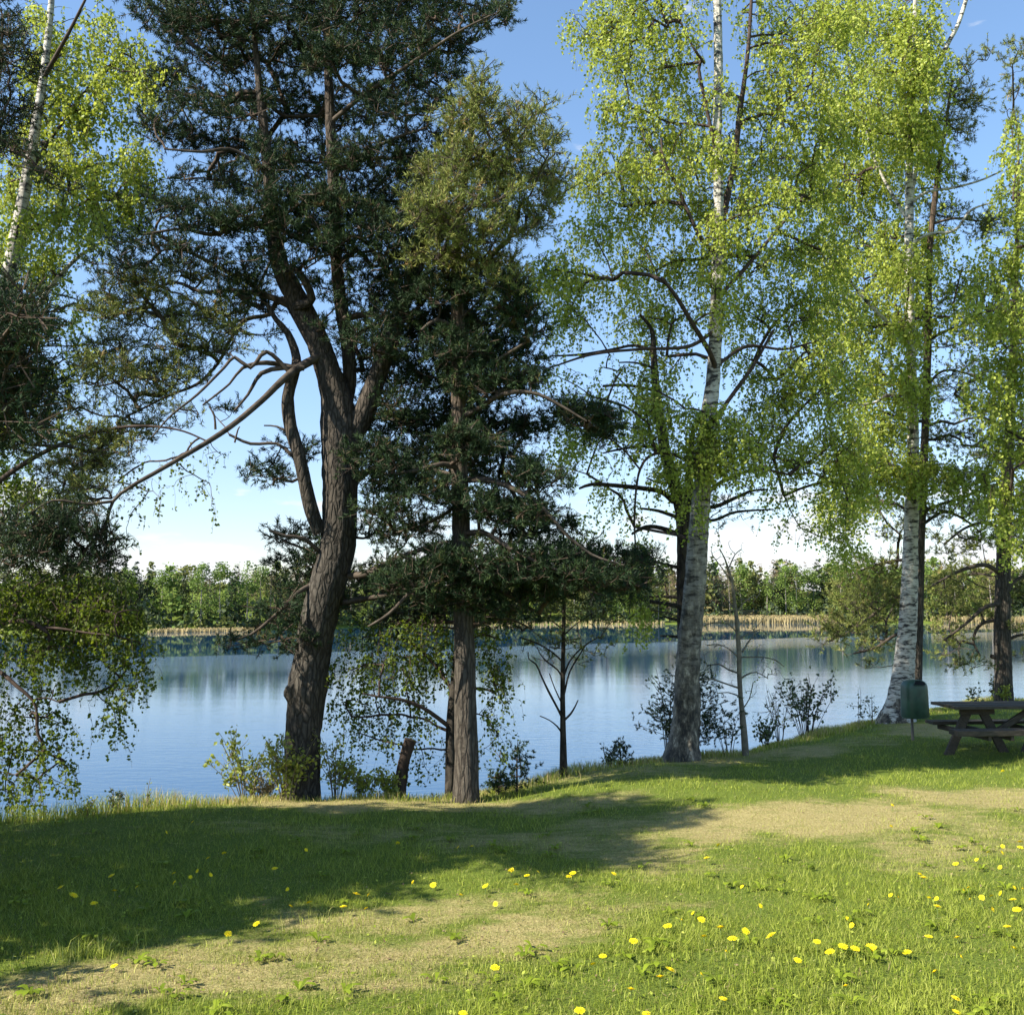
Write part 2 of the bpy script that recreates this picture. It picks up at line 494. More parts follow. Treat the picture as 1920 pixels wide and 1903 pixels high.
M['water'] = water_material()
M['dandelion'] = plain('dandelion_yellow', (0.88, 0.70, 0.015), 0.6, 0.2)
M['dandelion_core'] = plain('dandelion_core', (0.85, 0.60, 0.01), 0.7, 0.2)
M['stem_green'] = plain('stem_green', (0.14, 0.19, 0.05), 0.5, 0.4)
M['bin_green'] = plain('bin_green', (0.022, 0.058, 0.030), 0.42, 0.5, 7, 0.6, 0.08)
M['bin_shade'] = plain('bin_shade', (0.008, 0.009, 0.008), 0.8, 0.2)
M['steel'] = plain('galvanised_steel', (0.11, 0.095, 0.08), 0.5, 0.5, 20, 0.7)
M['old_wood'] = plain('old_wood', (0.06, 0.05, 0.037), 0.85, 0.25, 10, 0.4, 0.5, (1.0, 12, 12))
M['stump_wood'] = plain('stump_wood', (0.06, 0.045, 0.035), 0.95, 0.1, 12, 0.4, 0.8, (1, 1, 0.3))
M['sky_dummy'] = None
del M['sky_dummy']

# ------------------------------------------------------------------ land and water
CREST = np.array([G(-260, 1548)[:2], G(0, 1524)[:2], G(200, 1513)[:2], G(400, 1496)[:2], G(530, 1470)[:2], G(700, 1470)[:2], G(900, 1476)[:2], G(1060, 1440)[:2],
                  G(1230, 1411)[:2], G(1420, 1389)[:2], G(1640, 1342)[:2], G(1800, 1316)[:2], G(1930, 1303)[:2]])
CREST = np.vstack([CREST[0] + (CREST[0] - CREST[1]) * 8 + np.array([0, -2]), CREST, CREST[-1] + np.array([160.0, 90.0])])
SHORE = np.array([G(x, y, WATER_Z)[:2] for x, y in
                  ((-300, 1190), (0, 1187), (270, 1185), (440, 1184), (620, 1178), (840, 1173), (1100, 1171), (1330, 1169), (1560, 1168), (1900, 1168), (2250, 1166))])
SHORE = np.vstack([[-900, SHORE[0, 1] - 20], SHORE, [900, SHORE[-1, 1] + 60]])


def crest_s(x, y):
    """signed distance past the bank crest, positive towards the lake"""
    x = np.asarray(x, float); y = np.asarray(y, float)
    best = np.full(x.shape, 1e9); sg = np.ones(x.shape)
    for a, b in zip(CREST[:-1], CREST[1:]):
        d = b - a; L = (d * d).sum()
        t = np.clip(((x - a[0]) * d[0] + (y - a[1]) * d[1]) / L, 0, 1)
        px = x - a[0] - t * d[0]; py = y - a[1] - t * d[1]
        dd = np.hypot(px, py)
        s = np.sign(d[0] * (y - a[1]) - d[1] * (x - a[0]))
        m = dd < best - 1e-6
        best = np.where(m, dd, best); sg = np.where(m, s, sg)
    return best * sg


def lump(x, y):
    return (0.030 * np.sin(x * 0.9 + 1.3 * np.sin(y * 0.5)) + 0.022 * np.sin(y * 1.4 + x * 0.6 + 2)
            + 0.010 * np.sin(x * 3.1 + y * 1.7) + 0.008 * np.sin(y * 3.7 - x * 2.3))


def land_z(x, y):
    x = np.asarray(x, float); y = np.asarray(y, float)
    s = crest_s(x, y) + 0.12 * np.sin(x * 2.1) + 0.08 * np.sin(x * 5.3 + 1)
    near = lump(x, y) - 0.10 * smooth(s, -1.2, 0.2) - 3.6 * smooth(s, -0.25, 5.5) - 0.012 * np.clip(s, 0, 200)
    sh = np.interp(x, SHORE[:, 0], SHORE[:, 1]) + 2.2 * np.sin(x * 0.11) + 1.2 * np.sin(x * 0.31)
    q = y - sh
    far = WATER_Z + 0.9 * smooth(q, -4, 4) - 0.45 + 9.5 * smooth(q, 3, 60) + 6 * smooth(q, 70, 900) - 1.5 * (1 - smooth(q, -40, 0))
    return np.maximum(near, np.where(q > -45, far, -9))


def axis(segs):
    out = [segs[0][0]]
    for a, b, st in segs:
        out += list(np.linspace(a, b, max(1, int(round((b - a) / st))) + 1)[1:])
    return np.array(out)


def dry_list():
    # (x, y, rx, ry, weight) bare and straw-coloured patches of the lawn
    raw = [(560, 1495, 260, 22, .95), (900, 1500, 330, 18, .85), (1180, 1450, 170, 20, .55), (1330, 1420, 150, 12, .6),
           (1530, 1535, 290, 34, 1.), (1850, 1495, 200, 24, .95), (1330, 1560, 110, 34, .9), (1230, 1605, 90, 26, .75), (1760, 1590, 190, 26, .75),
           (1690, 1632, 150, 14, .6), (1900, 1560, 130, 30, .6), (720, 1700, 260, 22, .8), (1030, 1575, 220, 26, .7), (1160, 1540, 160, 18, .7),
           (250, 1840, 330, 42, .95), (60, 1880, 260, 30, .9), (560, 1765, 230, 26, .8), (920, 1762, 250, 40, .85), (1060, 1735, 170, 26, .7),
           (620, 1830, 260, 24, .8), (330, 1790, 200, 20, .7), (880, 1690, 150, 20, .6), (1480, 1402, 170, 11, .8), (1330, 1425, 120, 8, .8), (1740, 1370, 90, 16, .9), (1620, 1392, 80, 12, .5),
           (1300, 1640, 200, 14, .35), (1150, 1690, 160, 22, .45), (100, 1560, 190, 10, .3), (640, 1560, 300, 18, .45)]
    out = []
    for x, y, rx, ry, w in raw:
        g = G(x, y); d = g[1]
        out.append((g[0], g[1], rx * d / F_PX, ry * d * d / (F_PX * EYE), w))
    return out


DRY = dry_list()


def dryness(x, y):
    x = np.asarray(x, float); y = np.asarray(y, float)
    v = np.zeros(x.shape)
    wx = x + 0.18 * np.sin(y * 3.1 + x) + 0.1 * np.sin(x * 5.7 + y * 4)
    wy = y + 0.16 * np.sin(x * 2.7 + y * 0.6) + 0.1 * np.sin(x * 6.1 - y * 3)
    for cx, cy, rx, ry, w in DRY:
        r = np.hypot((wx - cx) / rx, (wy - cy) / ry)
        v = np.maximum(v, w * (1 - smooth(r, 0.55, 1.25)))
    s = crest_s(x, y)
    v = np.maximum(v, 0.85 * smooth(s, -0.5, 0.1) * (1 - smooth(s, 0.8, 2.5)) * (0.6 + 0.4 * np.sin(x * 1.3)))
    return np.clip(v, 0, 1)


ax = axis([(-900, -100, 40), (-100, -20, 5), (-20, -9, 0.5), (-9, 14, 0.3), (14, 30, 0.8), (30, 100, 5), (100, 900, 40)])
ay = axis([(-200, -20, 20), (-20, 3, 1), (3, 24, 0.28), (24, 60, 1.5), (60, 140, 8), (140, 320, 3), (320, 1100, 30), (1100, 3000, 200)])
XX, YY = np.meshgrid(ax, ay)
ZZ = land_z(XX, YY)
nx, ny = len(ax), len(ay)
ii = np.arange(nx * ny).reshape(ny, nx)
q4 = np.stack([ii[:-1, :-1], ii[:-1, 1:], ii[1:, 1:], ii[1:, :-1]], -1).reshape(-1, 4)
g = Geo()
dr = np.where(YY < 60, dryness(XX, YY), np.where((XX > 46) & (XX < 92) & (YY < 300), 1.0, 0.0))
g.add(np.stack([XX, YY, ZZ], -1).reshape(-1, 3), f4=q4, dry=dr.ravel())
g.obj('ground', M['ground'], shade_smooth=True, kind='structure', label='grassy lakeside ground sloping to the water')

g = Geo()
wx = np.linspace(-900, 900, 13); wy = np.linspace(-150, 700, 9)
WX, WY = np.meshgrid(wx, wy); wi = np.arange(WX.size).reshape(WX.shape)
g.add(np.stack([WX, WY, np.full(WX.shape, WATER_Z)], -1).reshape(-1, 3),
      f4=np.stack([wi[:-1, :-1], wi[:-1, 1:], wi[1:, 1:], wi[1:, :-1]], -1).reshape(-1, 4))
g.obj('lake_water', M['water'], kind='structure', label='blue lake water with calm and ruffled bands')

# ------------------------------------------------------------------ tree building


def P4(rows, Y0, dy=0.0):
    """rows (x, y, width_px[, depth offset]) -> (X, Y, Z, radius)"""
    out = []
    for r in rows:
        Y = Y0 + dy + (r[3] if len(r) > 3 else 0)
        p = P(r[0], r[1], Y)
        out.append((*p, r[2] * 0.5 * Y / F_PX))
    return np.array(out)


class Skeleton:
    def __init__(s):
        s.pos = []; s.par = []; s.hand = []

    def add(s, p, parent, hand=False):
        s.pos.append(p); s.par.append(parent); s.hand.append(hand)
        return len(s.pos) - 1


def grow_tree(hand_paths, centres, tips, K=5, want=0.1, bend=0.35, droop=0.0, wig=0.05, r0=0.0035, rmax=0.06):
    """join every clump centre to the nearest limb, then every tip to the clump's branches.
    returns paths (M,K,3), radii (M,K) and tip positions with their directions"""
    pos = []; hand = []
    for h in hand_paths:
        for p in h[:, :3]: pos.append(p)
    n_hand = len(pos)
    cap = n_hand + (len(centres) + len(tips)) * K + 10
    A = np.empty((cap, 3)); A[:n_hand] = pos
    par = np.full(cap, -1, np.int64)
    cnt = np.zeros(cap)
    n = n_hand
    paths = []
    hp = A[:n_hand].copy()

    def attach(t, pen, maxn):
        nonlocal n
        v = t - A[:n]
        d = np.linalg.norm(v, axis=1) + 1e-6
        el = v[:, 2] / d
        c = d * (1 + pen * np.clip(want - el, 0, 2)) 
        c[:n_hand] *= 1.0
        k = int(np.argmin(c))
        a = A[k]
        dd = t - a; L = np.linalg.norm(dd)
        up = np.array([0, 0, 1.0])
        ctrl = a + dd * 0.5 + up * L * bend * (0.5 if L < 1 else 0.35) + RNG.normal(0, wig, 3) * L
        u = np.linspace(0, 1, K)[:, None]
        pts = (1 - u) ** 2 * a + 2 * u * (1 - u) * ctrl + u ** 2 * t
        if L > 0.25:
            pts[1:-1] += RNG.normal(0, wig * 0.35, (K - 2, 3)) * L * 0.5
        prev = k
        ids = [k]
        for p in pts[1:]:
            A[n] = p; par[n] = prev; prev = n; ids.append(n); n += 1
        paths.append(ids)
        return prev

    for grp, pen in ((centres, 0.9), (tips, 0.5)):
        if not len(grp): continue
        g_ = np.asarray(grp)
        dmin = np.array([np.min(np.linalg.norm(hp - t, axis=1)) for t in g_])
        for i in np.argsort(dmin):
            e = attach(g_[i], pen, None)
            if grp is tips: cnt[e] += 1
    for i in range(n - 1, n_hand - 1, -1):
        if par[i] >= n_hand: cnt[par[i]] += cnt[i]
    R = np.minimum(r0 * np.sqrt(np.maximum(cnt[:n], 0.6)), rmax)
    ids = np.array(paths)
    PP = A[ids]
    RR = R[ids]; RR[:, 0] = RR[:, 1] * 1.15
    ends = ids[:, -1]
    D = unit(PP[:, -1] - PP[:, -3])
    return PP, RR, PP[len(centres):, -1], D[len(centres):]


def scatter(clumps, Y0, depth, dens, hang=False):
    """clump ellipses (x, y, rx, ry[, weight[, depth offset]]) -> 3-D centres and tips"""
    cs = []; ts = []
    for c in clumps:
        x, y, rx, ry = c[:4]
        w = c[4] if len(c) > 4 else 1.0
        dy = c[5] if len(c) > 5 else RNG.uniform(-.45, 1.15) * depth
        Y = Y0 + dy
        cs.append(P(x, y + ry * 0.2, Y))
        n = max(2, int(round(dens * rx * ry * w / 1000.0)))
        a = RNG.uniform(0, 2 * math.pi, n); r = np.sqrt(RNG.uniform(0, 1, n)) * 1.12
        thick = 0.8 * rx * Y / F_PX
        for k in range(n):
            ts.append(P(x + rx * r[k] * math.cos(a[k]), y + ry * r[k] * math.sin(a[k]), Y + RNG.normal(0, 0.6) * thick))
    return np.array(cs), np.array(ts)


def needles(geo, tips, dirs, per, L=(0.14, 0.26), nl=0.066, nw=0.0105, npn=22, up=0.45, twig=None, light=0.0):
    """every tip carries a spray of shoots, each shoot a bottle-brush of needles"""
    N = len(tips)
    T = np.repeat(tips, per, 0); D = np.repeat(dirs, per, 0)
    n = len(T)
    d = unit(D * 0.5 + RNG.normal(0, 0.62, (n, 3)) + np.array([0, 0, up]))
    start = T + RNG.normal(0, 0.07, (n, 3)) * np.array([1, 1, 0.5])
    l = RNG.uniform(*L, n)
    if twig is not None:
        end = start + d * (l * 0.9)[:, None]
        ribbons(twig, np.stack([T, end], 1), .0045)
    s = RNG.uniform(0.15, 1.0, (n, npn))
    base = start[:, None] + d[:, None] * (s * l[:, None])[..., None]
    rnd = RNG.normal(0, 1, (n, npn, 3))
    perp = unit(rnd - (rnd * d[:, None]).sum(2, keepdims=True) * d[:, None])
    nd = unit(perp * 0.85 + d[:, None] * RNG.uniform(0.3, 1.1, (n, npn, 1)) + np.array([0, 0, 0.12]))
    side = unit(np.cross(nd, RNG.normal(0, 1, (n, npn, 3))))
    ll = RNG.uniform(0.75, 1.15, (n, npn, 1)) * nl
    w = nw * 0.5
    v = np.stack([base - side * w, base + side * w, base + nd * ll], 2).reshape(-1, 3)
    sh = np.clip(RNG.normal(0.42 + light, 0.22, (n, 1)) + RNG.normal(0, 0.1, (n, npn)), 0, 1)
    geo.add(v, f3=np.arange(len(v)).reshape(-1, 3), var=np.repeat(sh.ravel(), 3))


def leaves(geo, pos, size, droop=0.5, var=None, aspect=0.8):
    """diamond leaves folded along the rib, hanging by their stalks"""
    n = len(pos)
    d = unit(RNG.normal(0, 0.8, (n, 3)) + np.array([0, 0, -droop]))
    s = unit(np.cross(d, RNG.normal(0, 1, (n, 3))))
    nn = np.cross(d, s)
    l = (RNG.uniform(0.65, 1.2, n) * size)[:, None]
    w = l * aspect * 0.5
    b = pos
    v = np.stack([b, b + d * l * 0.42 + s * w + nn * l * 0.10, b + d * l, b + d * l * 0.42 - s * w + nn * l * 0.10], 1).reshape(-1, 3)
    if var is None: var = np.clip(RNG.normal(0.5, 0.24, n), 0, 1)
    idx = np.arange(n * 4).reshape(n, 4)
    geo.add(v, f3=np.concatenate([idx[:, [0, 1, 2]], idx[:, [0, 2, 3]]]), var=np.repeat(var, 4))


def hanging(geo, twig, tips, dirs, per, L=(0.25, 0.8), gap=0.036, size=0.045, outw=0.28, vshift=None, dens=1.0):
    """thin hanging birch twigs beaded with leaves"""
    T = np.repeat(tips, per, 0); D = np.repeat(dirs, per, 0)
    n = len(T)
    l = RNG.uniform(*L, n)
    h = unit(np.stack([D[:, 0], D[:, 1], np.zeros(n)], 1) + RNG.normal(0, 0.9, (n, 3)) * np.array([1, 1, 0]))
    start = T + RNG.normal(0, 0.08, (n, 3))
    K = 3
    u = np.linspace(0, 1, K)[None, :, None]
    wob = RNG.normal(0, 0.025, (n, K, 3)); wob[:, 0] = 0
    pts = start[:, None] + h[:, None] * (outw * l[:, None, None] * np.sqrt(u)) - np.array([0, 0, 1]) * l[:, None, None] * (u ** 1.25) + wob * l[:, None, None]
    pts = np.concatenate([T[:, None], pts[:, 1:]], 1)
    ribbons(twig, pts, .0018)
    m = int(L[1] / gap * dens)
    uu = RNG.uniform(0.08, 1, (n, m))
    keep = RNG.uniform(0, 1, (n, m)) < (l / L[1])[:, None]
    f = uu * (K - 1); i0 = np.minimum(f.astype(int), K - 2); fr = (f - i0)[..., None]
    ar = np.arange(n)[:, None]
    p = pts[ar, i0] * (1 - fr) + pts[ar, i0 + 1] * fr + RNG.normal(0, 0.012, (n, m, 3))
    sh = np.clip(RNG.normal(0.5, 0.16, (n, 1)) + RNG.normal(0, 0.17, (n, m)), 0, 1)
    leaves(geo, p[keep], size, 0.55, sh[keep])


def build_tree(name, label, base, trunk, limbs, clumps, Y0, depth, dens, kind, bark, twig_mat, leaf_mat_, group=None,
               limb_mat=None, flare=1.0, rough=0.05, ridges=0.6, sides=20, opts=None, branch_opts=None, extra_limbs=(), spray=None):
    """thing > trunk, branch (every limb that can be picked out), twigs, foliage"""
    opts = dict(opts or {}); bo = dict(branch_opts or {})
    root = thing(name, label, 'tree', base, group)
    tp = spline(P4(trunk, Y0), 0.07 if sides > 12 else 0.12)
    # foot flare and going into the soil
    z0 = base[2]
    f = 1 + flare * np.exp(-np.clip(tp[:, 2] - z0, 0, 9) / 0.22)
    tp[:, 3] *= f
    foot = tp[0].copy(); foot[2] -= 0.35; foot[3] *= 1.15
    tp = np.vstack([foot, tp])
    g = Geo()
    tubes(g, tp[:, :3], tp[:, 3], sides, rough=rough, ridges=ridges)
    g.obj('trunk', bark, root, base, True)
    hands = [tp]
    for lb in limbs:
        lp = spline(P4(lb, Y0), 0.09)
        g = Geo()
        tubes(g, lp[:, :3], np.maximum(lp[:, 3], 0.006), 10 if lp[0, 3] > 0.04 else 6, rough=rough * 0.8, ridges=ridges)
        g.obj('branch', bark if (lp[0, 3] > .055 or not limb_mat) else limb_mat, root, base, True)
        hands.append(lp)
    if clumps:
        cs, ts = scatter(clumps, Y0, depth, dens)
        PP, RR, tips, dirs = grow_tree(hands, cs, ts, **bo)
        tw = Geo()
        tubes(tw, PP[:len(cs)], RR[:len(cs)], 5); tubes(tw, PP[len(cs):], RR[len(cs):], 3)
        fo = Geo()
        if kind == 'needle':
            needles(fo, tips, dirs, twig=tw, **opts)
        else:
            hanging(fo, tw, tips, dirs, twig=None, **opts) if False else hanging(fo, tw, tips, dirs, **opts)
        tw.obj('twigs', twig_mat, root, base, True, kind='stuff')
        fo.obj('foliage', leaf_mat_, root, base, kind='stuff')
        print('TREE', name, len(tips), 'foliage tris', sum(map(len, fo.f3)), 'twig quads', sum(map(len, tw.f4)))
    return root


def foot(x, y, Y=None):
    """base point of something whose foot shows at photograph point x,y on the land"""
    p = G(x, y)
    return (float(p[0]), float(p[1]), float(land_z(p[0], p[1])))


def foot_at(x, Y):
    X = (x - 960.0) / F_PX * Y / CP
    return (X, Y, float(land_z(X, Y)))

# ------------------------------------------------------------------ the big forked pine
b1 = foot(566, 1468); Y1 = b1[1]
trunk = [(566, 1472, 60), (567, 1400, 62), (572, 1330, 66), (577, 1285, 72), (583, 1240, 64), (594, 1170, 66), (612, 1100, 64), (632, 1030, 62), (636, 950, 62),
         (638, 880, 66), (636, 800, 70), (624, 730, 52), (606, 670, 44), (592, 630, 42), (566, 580, 42), (545, 540, 38), (526, 500, 33), (514, 440, 28), (508, 370, 25), (500, 290, 21), (490, 200, 16), (480, 100, 11), (470, -20, 7)]
limbs1 = [
    [(652, 830, 46), (684, 770, 42), (706, 710, 36), (728, 650, 33), (752, 580, 30), (776, 520, 27), (796, 450, 23), (820, 370, 18), (840, 290, 12), (850, 200, 8)],
    [(640, 780, 30, .2), (655, 720, 26, .3), (652, 650, 25, .3), (640, 580, 24, .2), (632, 500, 23, .1), (628, 420, 21), (624, 330, 20), (620, 240, 20), (616, 150, 16), (612, 60, 12), (610, -60, 8)],
    [(600, 1000, 24, -.05), (585, 960, 26, -.1), (572, 905, 25, -.15), (560, 850, 24, -.2), (545, 800, 24, -.2), (540, 745, 23, -.2), (552, 700, 21, -.15), (556, 670, 17), (540, 625, 13), (518, 600, 10), (500, 570, 8)],
    [(600, 668, 16, -.1), (560, 690, 17, -.3), (528, 715, 14, -.6), (490, 752, 12, -.8), (445, 790, 11, -1.0), (400, 822, 10, -1.2), (345, 855, 9, -1.4), (290, 887, 8, -1.5), (245, 913, 7, -1.6), (212, 940, 6, -1.6), (195, 990, 6, -1.6), (160, 1030, 5, -1.6)],
    [(212, 940, 6, -1.6), (160, 945, 5, -1.7), (100, 938, 4, -1.8), (60, 960, 3, -1.8)],
    [(570, 690, 12, -.3), (530, 690, 10, -.4), (490, 700, 9, -.5), (465, 740, 6, -.5), (440, 770, 5, -.5)],
    [(552, 690, 12, -.2), (500, 680, 10, -.4), (455, 690, 7, -.5), (430, 720, 5, -.5), (380, 760, 4, -.6)],
    [(585, 650, 14, .2), (530, 560, 11, .3), (505, 590, 9, .3), (460, 600, 8, .3), (430, 640, 7, .3), (410, 680, 6, .3), (370, 720, 6, .3), (320, 740, 5, .3), (280, 760, 4, .3), (220, 790, 3, .3)],
    [(545, 700, 9, -.4), (500, 660, 8, -.5), (470, 690, 7, -.6), (440, 670, 7, -.6), (420, 690, 5, -.7), (370, 740, 5, -.8), (320, 780, 4, -.8), (285, 820, 3, -.8)],
    [(548, 855, 8, -.2), (520, 832, 6, -.2), (470, 832, 6, -.25), (430, 815, 5, -.3)],
    [(440, 830, 4, -.3), (446, 806, 3, -.3), (450, 800, 2, -.3)],
    [(404, 805, 5, -1.1), (402, 780, 4, -1.1), (392, 762, 3, -1.1)],
    [(545, 815, 6, -.2), (520, 800, 4, -.2), (495, 798, 3, -.2)],
    [(555, 575, 20, -.1), (585, 560, 16, -.3), (560, 510, 14, -.4), (540, 500, 9, -.4)],
    [(560, 580, 16, .1), (500, 555, 12, .2), (440, 545, 9, .3), (380, 548, 7, .4), (330, 530, 6, .5), (280, 545, 4, .5)],
    [(516, 430, 14), (460, 420, 11, -.2), (400, 440, 8, -.4), (340, 430, 6, -.5), (270, 440, 4, -.6)],
    [(508, 330, 12), (470, 300, 10, -.2), (430, 280, 8, -.3), (380, 285, 6, -.5), (310, 280, 4, -.6)],
    [(630, 500, 12, .1), (670, 470, 10, -.1), (700, 500, 8, -.2), (730, 490, 6, -.3)],
    [(640, 600, 14, .2), (690, 590, 12, 0), (740, 600, 10, -.1), (770, 590, 8, -.2), (800, 560, 6, -.2)],
    [(665, 900, 16, 0), (700, 880, 13, -.2), (750, 875, 11, -.4), (800, 880, 9, -.5), (850, 890, 7, -.6)],
    [(655, 1080, 14, 0), (690, 1075, 13, -.2), (740, 1050, 11, -.4), (790, 1030, 9, -.6), (840, 1015, 6, -.8)],
    [(640, 1130, 12, .1), (700, 1120, 10, 0), (760, 1110, 8, -.2), (820, 1100, 6, -.3)],
    [(600, 1090, 12, .1), (560, 1110, 9, -.2), (520, 1150, 7, -.4), (470, 1190, 5, -.5), (430, 1200, 4, -.6)],
    [(605, 1040, 10, 0), (570, 1010, 8, -.2), (535, 1005, 6, -.3), (505, 995, 4, -.4)],
    [(620, 230, 10, 0), (680, 180, 9, -.3), (740, 140, 8, -.6), (800, 100, 7, -.8), (860, 60, 5, -1.), (920, 30, 4, -1.1)],
    [(620, 330, 10, 0), (680, 290, 8, -.2), (740, 260, 6, -.4), (800, 240, 5, -.6)],
]
cl1 = [(530, 420, 44, 26, 1, -.5), (500, 472, 40, 18, .8, -.5), (562, 500, 40, 16, .7, -.5), (770, 540, 34, 28, 1, -.5), (745, 600, 30, 24, .9, -.5), (722, 662, 28, 20, .8, -.4), (642, 560, 24, 22, .7, -.4), (600, 605, 24, 10, .5, -.4), (440, 515, 50, 14, .8), (820, 560, 34, 26, .9, -.2), (665, 645, 36, 24, .8, .8), (705, 600, 48, 24, .9, .8), (745, 640, 34, 36, 1, .8), (690, 510, 50, 22, .8, .6), (745, 500, 30, 24, .8, .4), (470, 525, 50, 14, .7), (600, 455, 40, 20, .7), (730, 555, 40, 20, .8, .6), (680, 690, 36, 24, .8, .6), (800, 610, 40, 30, 1, .6), (590, 620, 20, 10, .4), (800, 540, 40, 26, .9, .5), (330, 25, 75, 35), (430, 35, 80, 38), (540, 25, 90, 40), (650, 25, 90, 40), (760, 25, 90, 36), (860, 22, 70, 28), (925, 30, 38, 26), (300, -30, 80, 30), (450, -50, 90, 40), (600, -60, 100, 40), (760, -50, 100, 40), (520, -140, 100, 40), (650, -160, 90, 50),
       (400, 105, 75, 33), (500, 110, 90, 35), (610, 110, 90, 40), (720, 100, 90, 38), (820, 90, 60, 24), (880, 70, 45, 16), (350, 60, 50, 30), (840, 145, 30, 14, .8), (800, 140, 60, 20),
       (320, 165, 50, 33), (420, 190, 90, 33), (540, 200, 90, 35), (650, 205, 90, 38), (760, 190, 75, 35), (290, 225, 34, 16),
       (310, 250, 50, 22), (400, 262, 80, 26), (500, 290, 80, 26), (600, 300, 90, 32), (700, 300, 90, 36), (790, 280, 60, 32),
       (390, 330, 70, 20, .8), (480, 350, 80, 22), (570, 385, 70, 24, .8), (622, 400, 44, 34, 1, -.6), (628, 470, 36, 26, .9, -.6), (515, 380, 40, 30, 1, -.6), (505, 300, 36, 30, 1, -.5), (622, 110, 40, 34, 1, -.6), (700, 420, 60, 26, 1, -.4), (790, 380, 36, 30, 1, -.5), (815, 430, 34, 26, 1, -.5), (770, 490, 34, 26, .9, -.5), (650, 380, 90, 32), (750, 370, 80, 35), (290, 385, 75, 22), (370, 402, 90, 26), (245, 432, 45, 14),
       (450, 425, 80, 20), (560, 430, 50, 22), (690, 455, 80, 28), (780, 440, 60, 32), (300, 468, 70, 20, .8), (225, 500, 50, 20), (400, 492, 75, 16, .7),
       (450, 552, 60, 13, .7), (490, 575, 50, 13), (540, 520, 50, 14, .6), (600, 540, 40, 12, .5), (690, 540, 60, 16, .6), (740, 560, 40, 20),
       (720, 700, 50, 34), (700, 780, 45, 36), (745, 830, 55, 32), (760, 760, 50, 36), (690, 640, 40, 26, .7), (700, 930, 50, 14, .6), (760, 905, 65, 22), (800, 870, 50, 24),
       (400, 770, 36, 8, .6), (500, 880, 36, 10), (470, 888, 20, 8), (520, 895, 25, 10), (540, 838, 32, 13, .8), (575, 845, 20, 12),
       (560, 1000, 46, 14), (530, 1012, 30, 10), (548, 1058, 42, 18), (600, 1020, 40, 16), (605, 1062, 45, 22), (565, 1098, 50, 16), (520, 1140, 45, 12, .7), (570, 1145, 50, 20), (610, 1130, 40, 25),
       (480, 1200, 55, 10, .8), (430, 1210, 40, 8, .7), (550, 1210, 40, 12, .7), (520, 1170, 50, 14, .7),
       (720, 1082, 75, 20), (785, 1062, 75, 20), (700, 1122, 60, 16), (800, 1115, 60, 18), (690, 1005, 45, 16, .7), (750, 1000, 55, 15, .8), (830, 1040, 40, 18)]
cl1b = [(300, 800, 44, 12, .7), (250, 745, 44, 12, .8), (370, 770, 34, 8, .5), (150, 760, 34, 16, .7), (430, 605, 50, 16, .8), (385, 660, 50, 15, .8), (480, 625, 34, 12, .6), (350, 715, 50, 12, .7), (425, 655, 34, 10, .6), (300, 740, 40, 10, .6), (480, 545, 44, 12, .8), (400, 580, 44, 14, .8), (320, 680, 40, 14, .8), (260, 545, 65, 20), (330, 522, 75, 20), (200, 580, 55, 18), (265, 602, 55, 18), (350, 590, 60, 18, .8), (230, 650, 50, 16), (330, 640, 50, 18), (400, 620, 45, 16, .7), (200, 700, 65, 22), (270, 702, 60, 18), (340, 700, 50, 14, .7), (170, 660, 40, 15),
        (190, 832, 65, 20), (130, 885, 65, 22), (225, 815, 45, 16), (165, 930, 55, 18), (95, 950, 50, 20), (260, 780, 40, 10, .6), (190, 870, 60, 18), (60, 830, 40, 20)]
cl1c = [(90, 990, 55, 20, 1.2), (140, 1012, 60, 22, 1.2), (70, 1050, 60, 18, 1.2), (150, 1060, 50, 18, 1.2), (200, 1045, 30, 16, 1.1), (205, 1000, 26, 14, .8), (60, 1020, 50, 20, 1.2), (130, 970, 50, 14), (20, 1000, 50, 24)]
pine = build_tree('pine_tree', 'tall dark pine with forked trunk, a knobbly swelling low on its sunlit left side', b1, trunk, limbs1, cl1, Y1, 1.7, 19, 'needle',
                  M['pine_bark'], M['pine_twig'], M['needle_dark'], limb_mat=M['pine_branch'], flare=0.18, rough=0.05, ridges=0.7, sides=26,
                  opts=dict(per=6, npn=23, L=(.09, .2)), branch_opts=dict(want=-0.05, bend=0.1, wig=0.16, r0=0.0042, rmax=0.035))


def more_foliage(root, base, hands, clumps, Y0, depth, dens, kind, twig_mat, mat, label=None, opts=None, bo=None):
    cs, ts = scatter(clumps, Y0, depth, dens)
    PP, RR, tips, dirs = grow_tree(hands, cs, ts, **(bo or {}))
    tw = Geo(); fo = Geo()
    tubes(tw, PP, RR, 4)
    (needles(fo, tips, dirs, twig=tw, **(opts or {})) if kind == 'needle' else hanging(fo, tw, tips, dirs, **(opts or {})))
    tw.obj('twigs', twig_mat, root, base, True, kind='stuff')
    o = fo.obj('foliage', mat, root, base, kind='stuff')
    if label: o['label'] = label


H1 = [spline(P4(l, Y1), 0.12) for l in limbs1]
more_foliage(pine, b1, [H1[7], H1[8], H1[14], H1[4], H1[3]], cl1b, Y1, 0.9, 20, 'needle', M['pine_branch'], M['needle_olive_lit'], 'sunlit olive sprays with brown twigs on the left side',
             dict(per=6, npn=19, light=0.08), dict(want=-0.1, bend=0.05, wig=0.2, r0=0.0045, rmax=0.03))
more_foliage(pine, b1, [H1[3], H1[4]], cl1c, Y1 - 1.6, 0.4, 15, 'needle', M['pine_twig'], M['needle_dark'], 'dark sprays at the tip of the long drooping branch',
             dict(per=6, npn=20), dict(want=-0.2, bend=0.05, wig=0.15, r0=0.004, rmax=0.02))
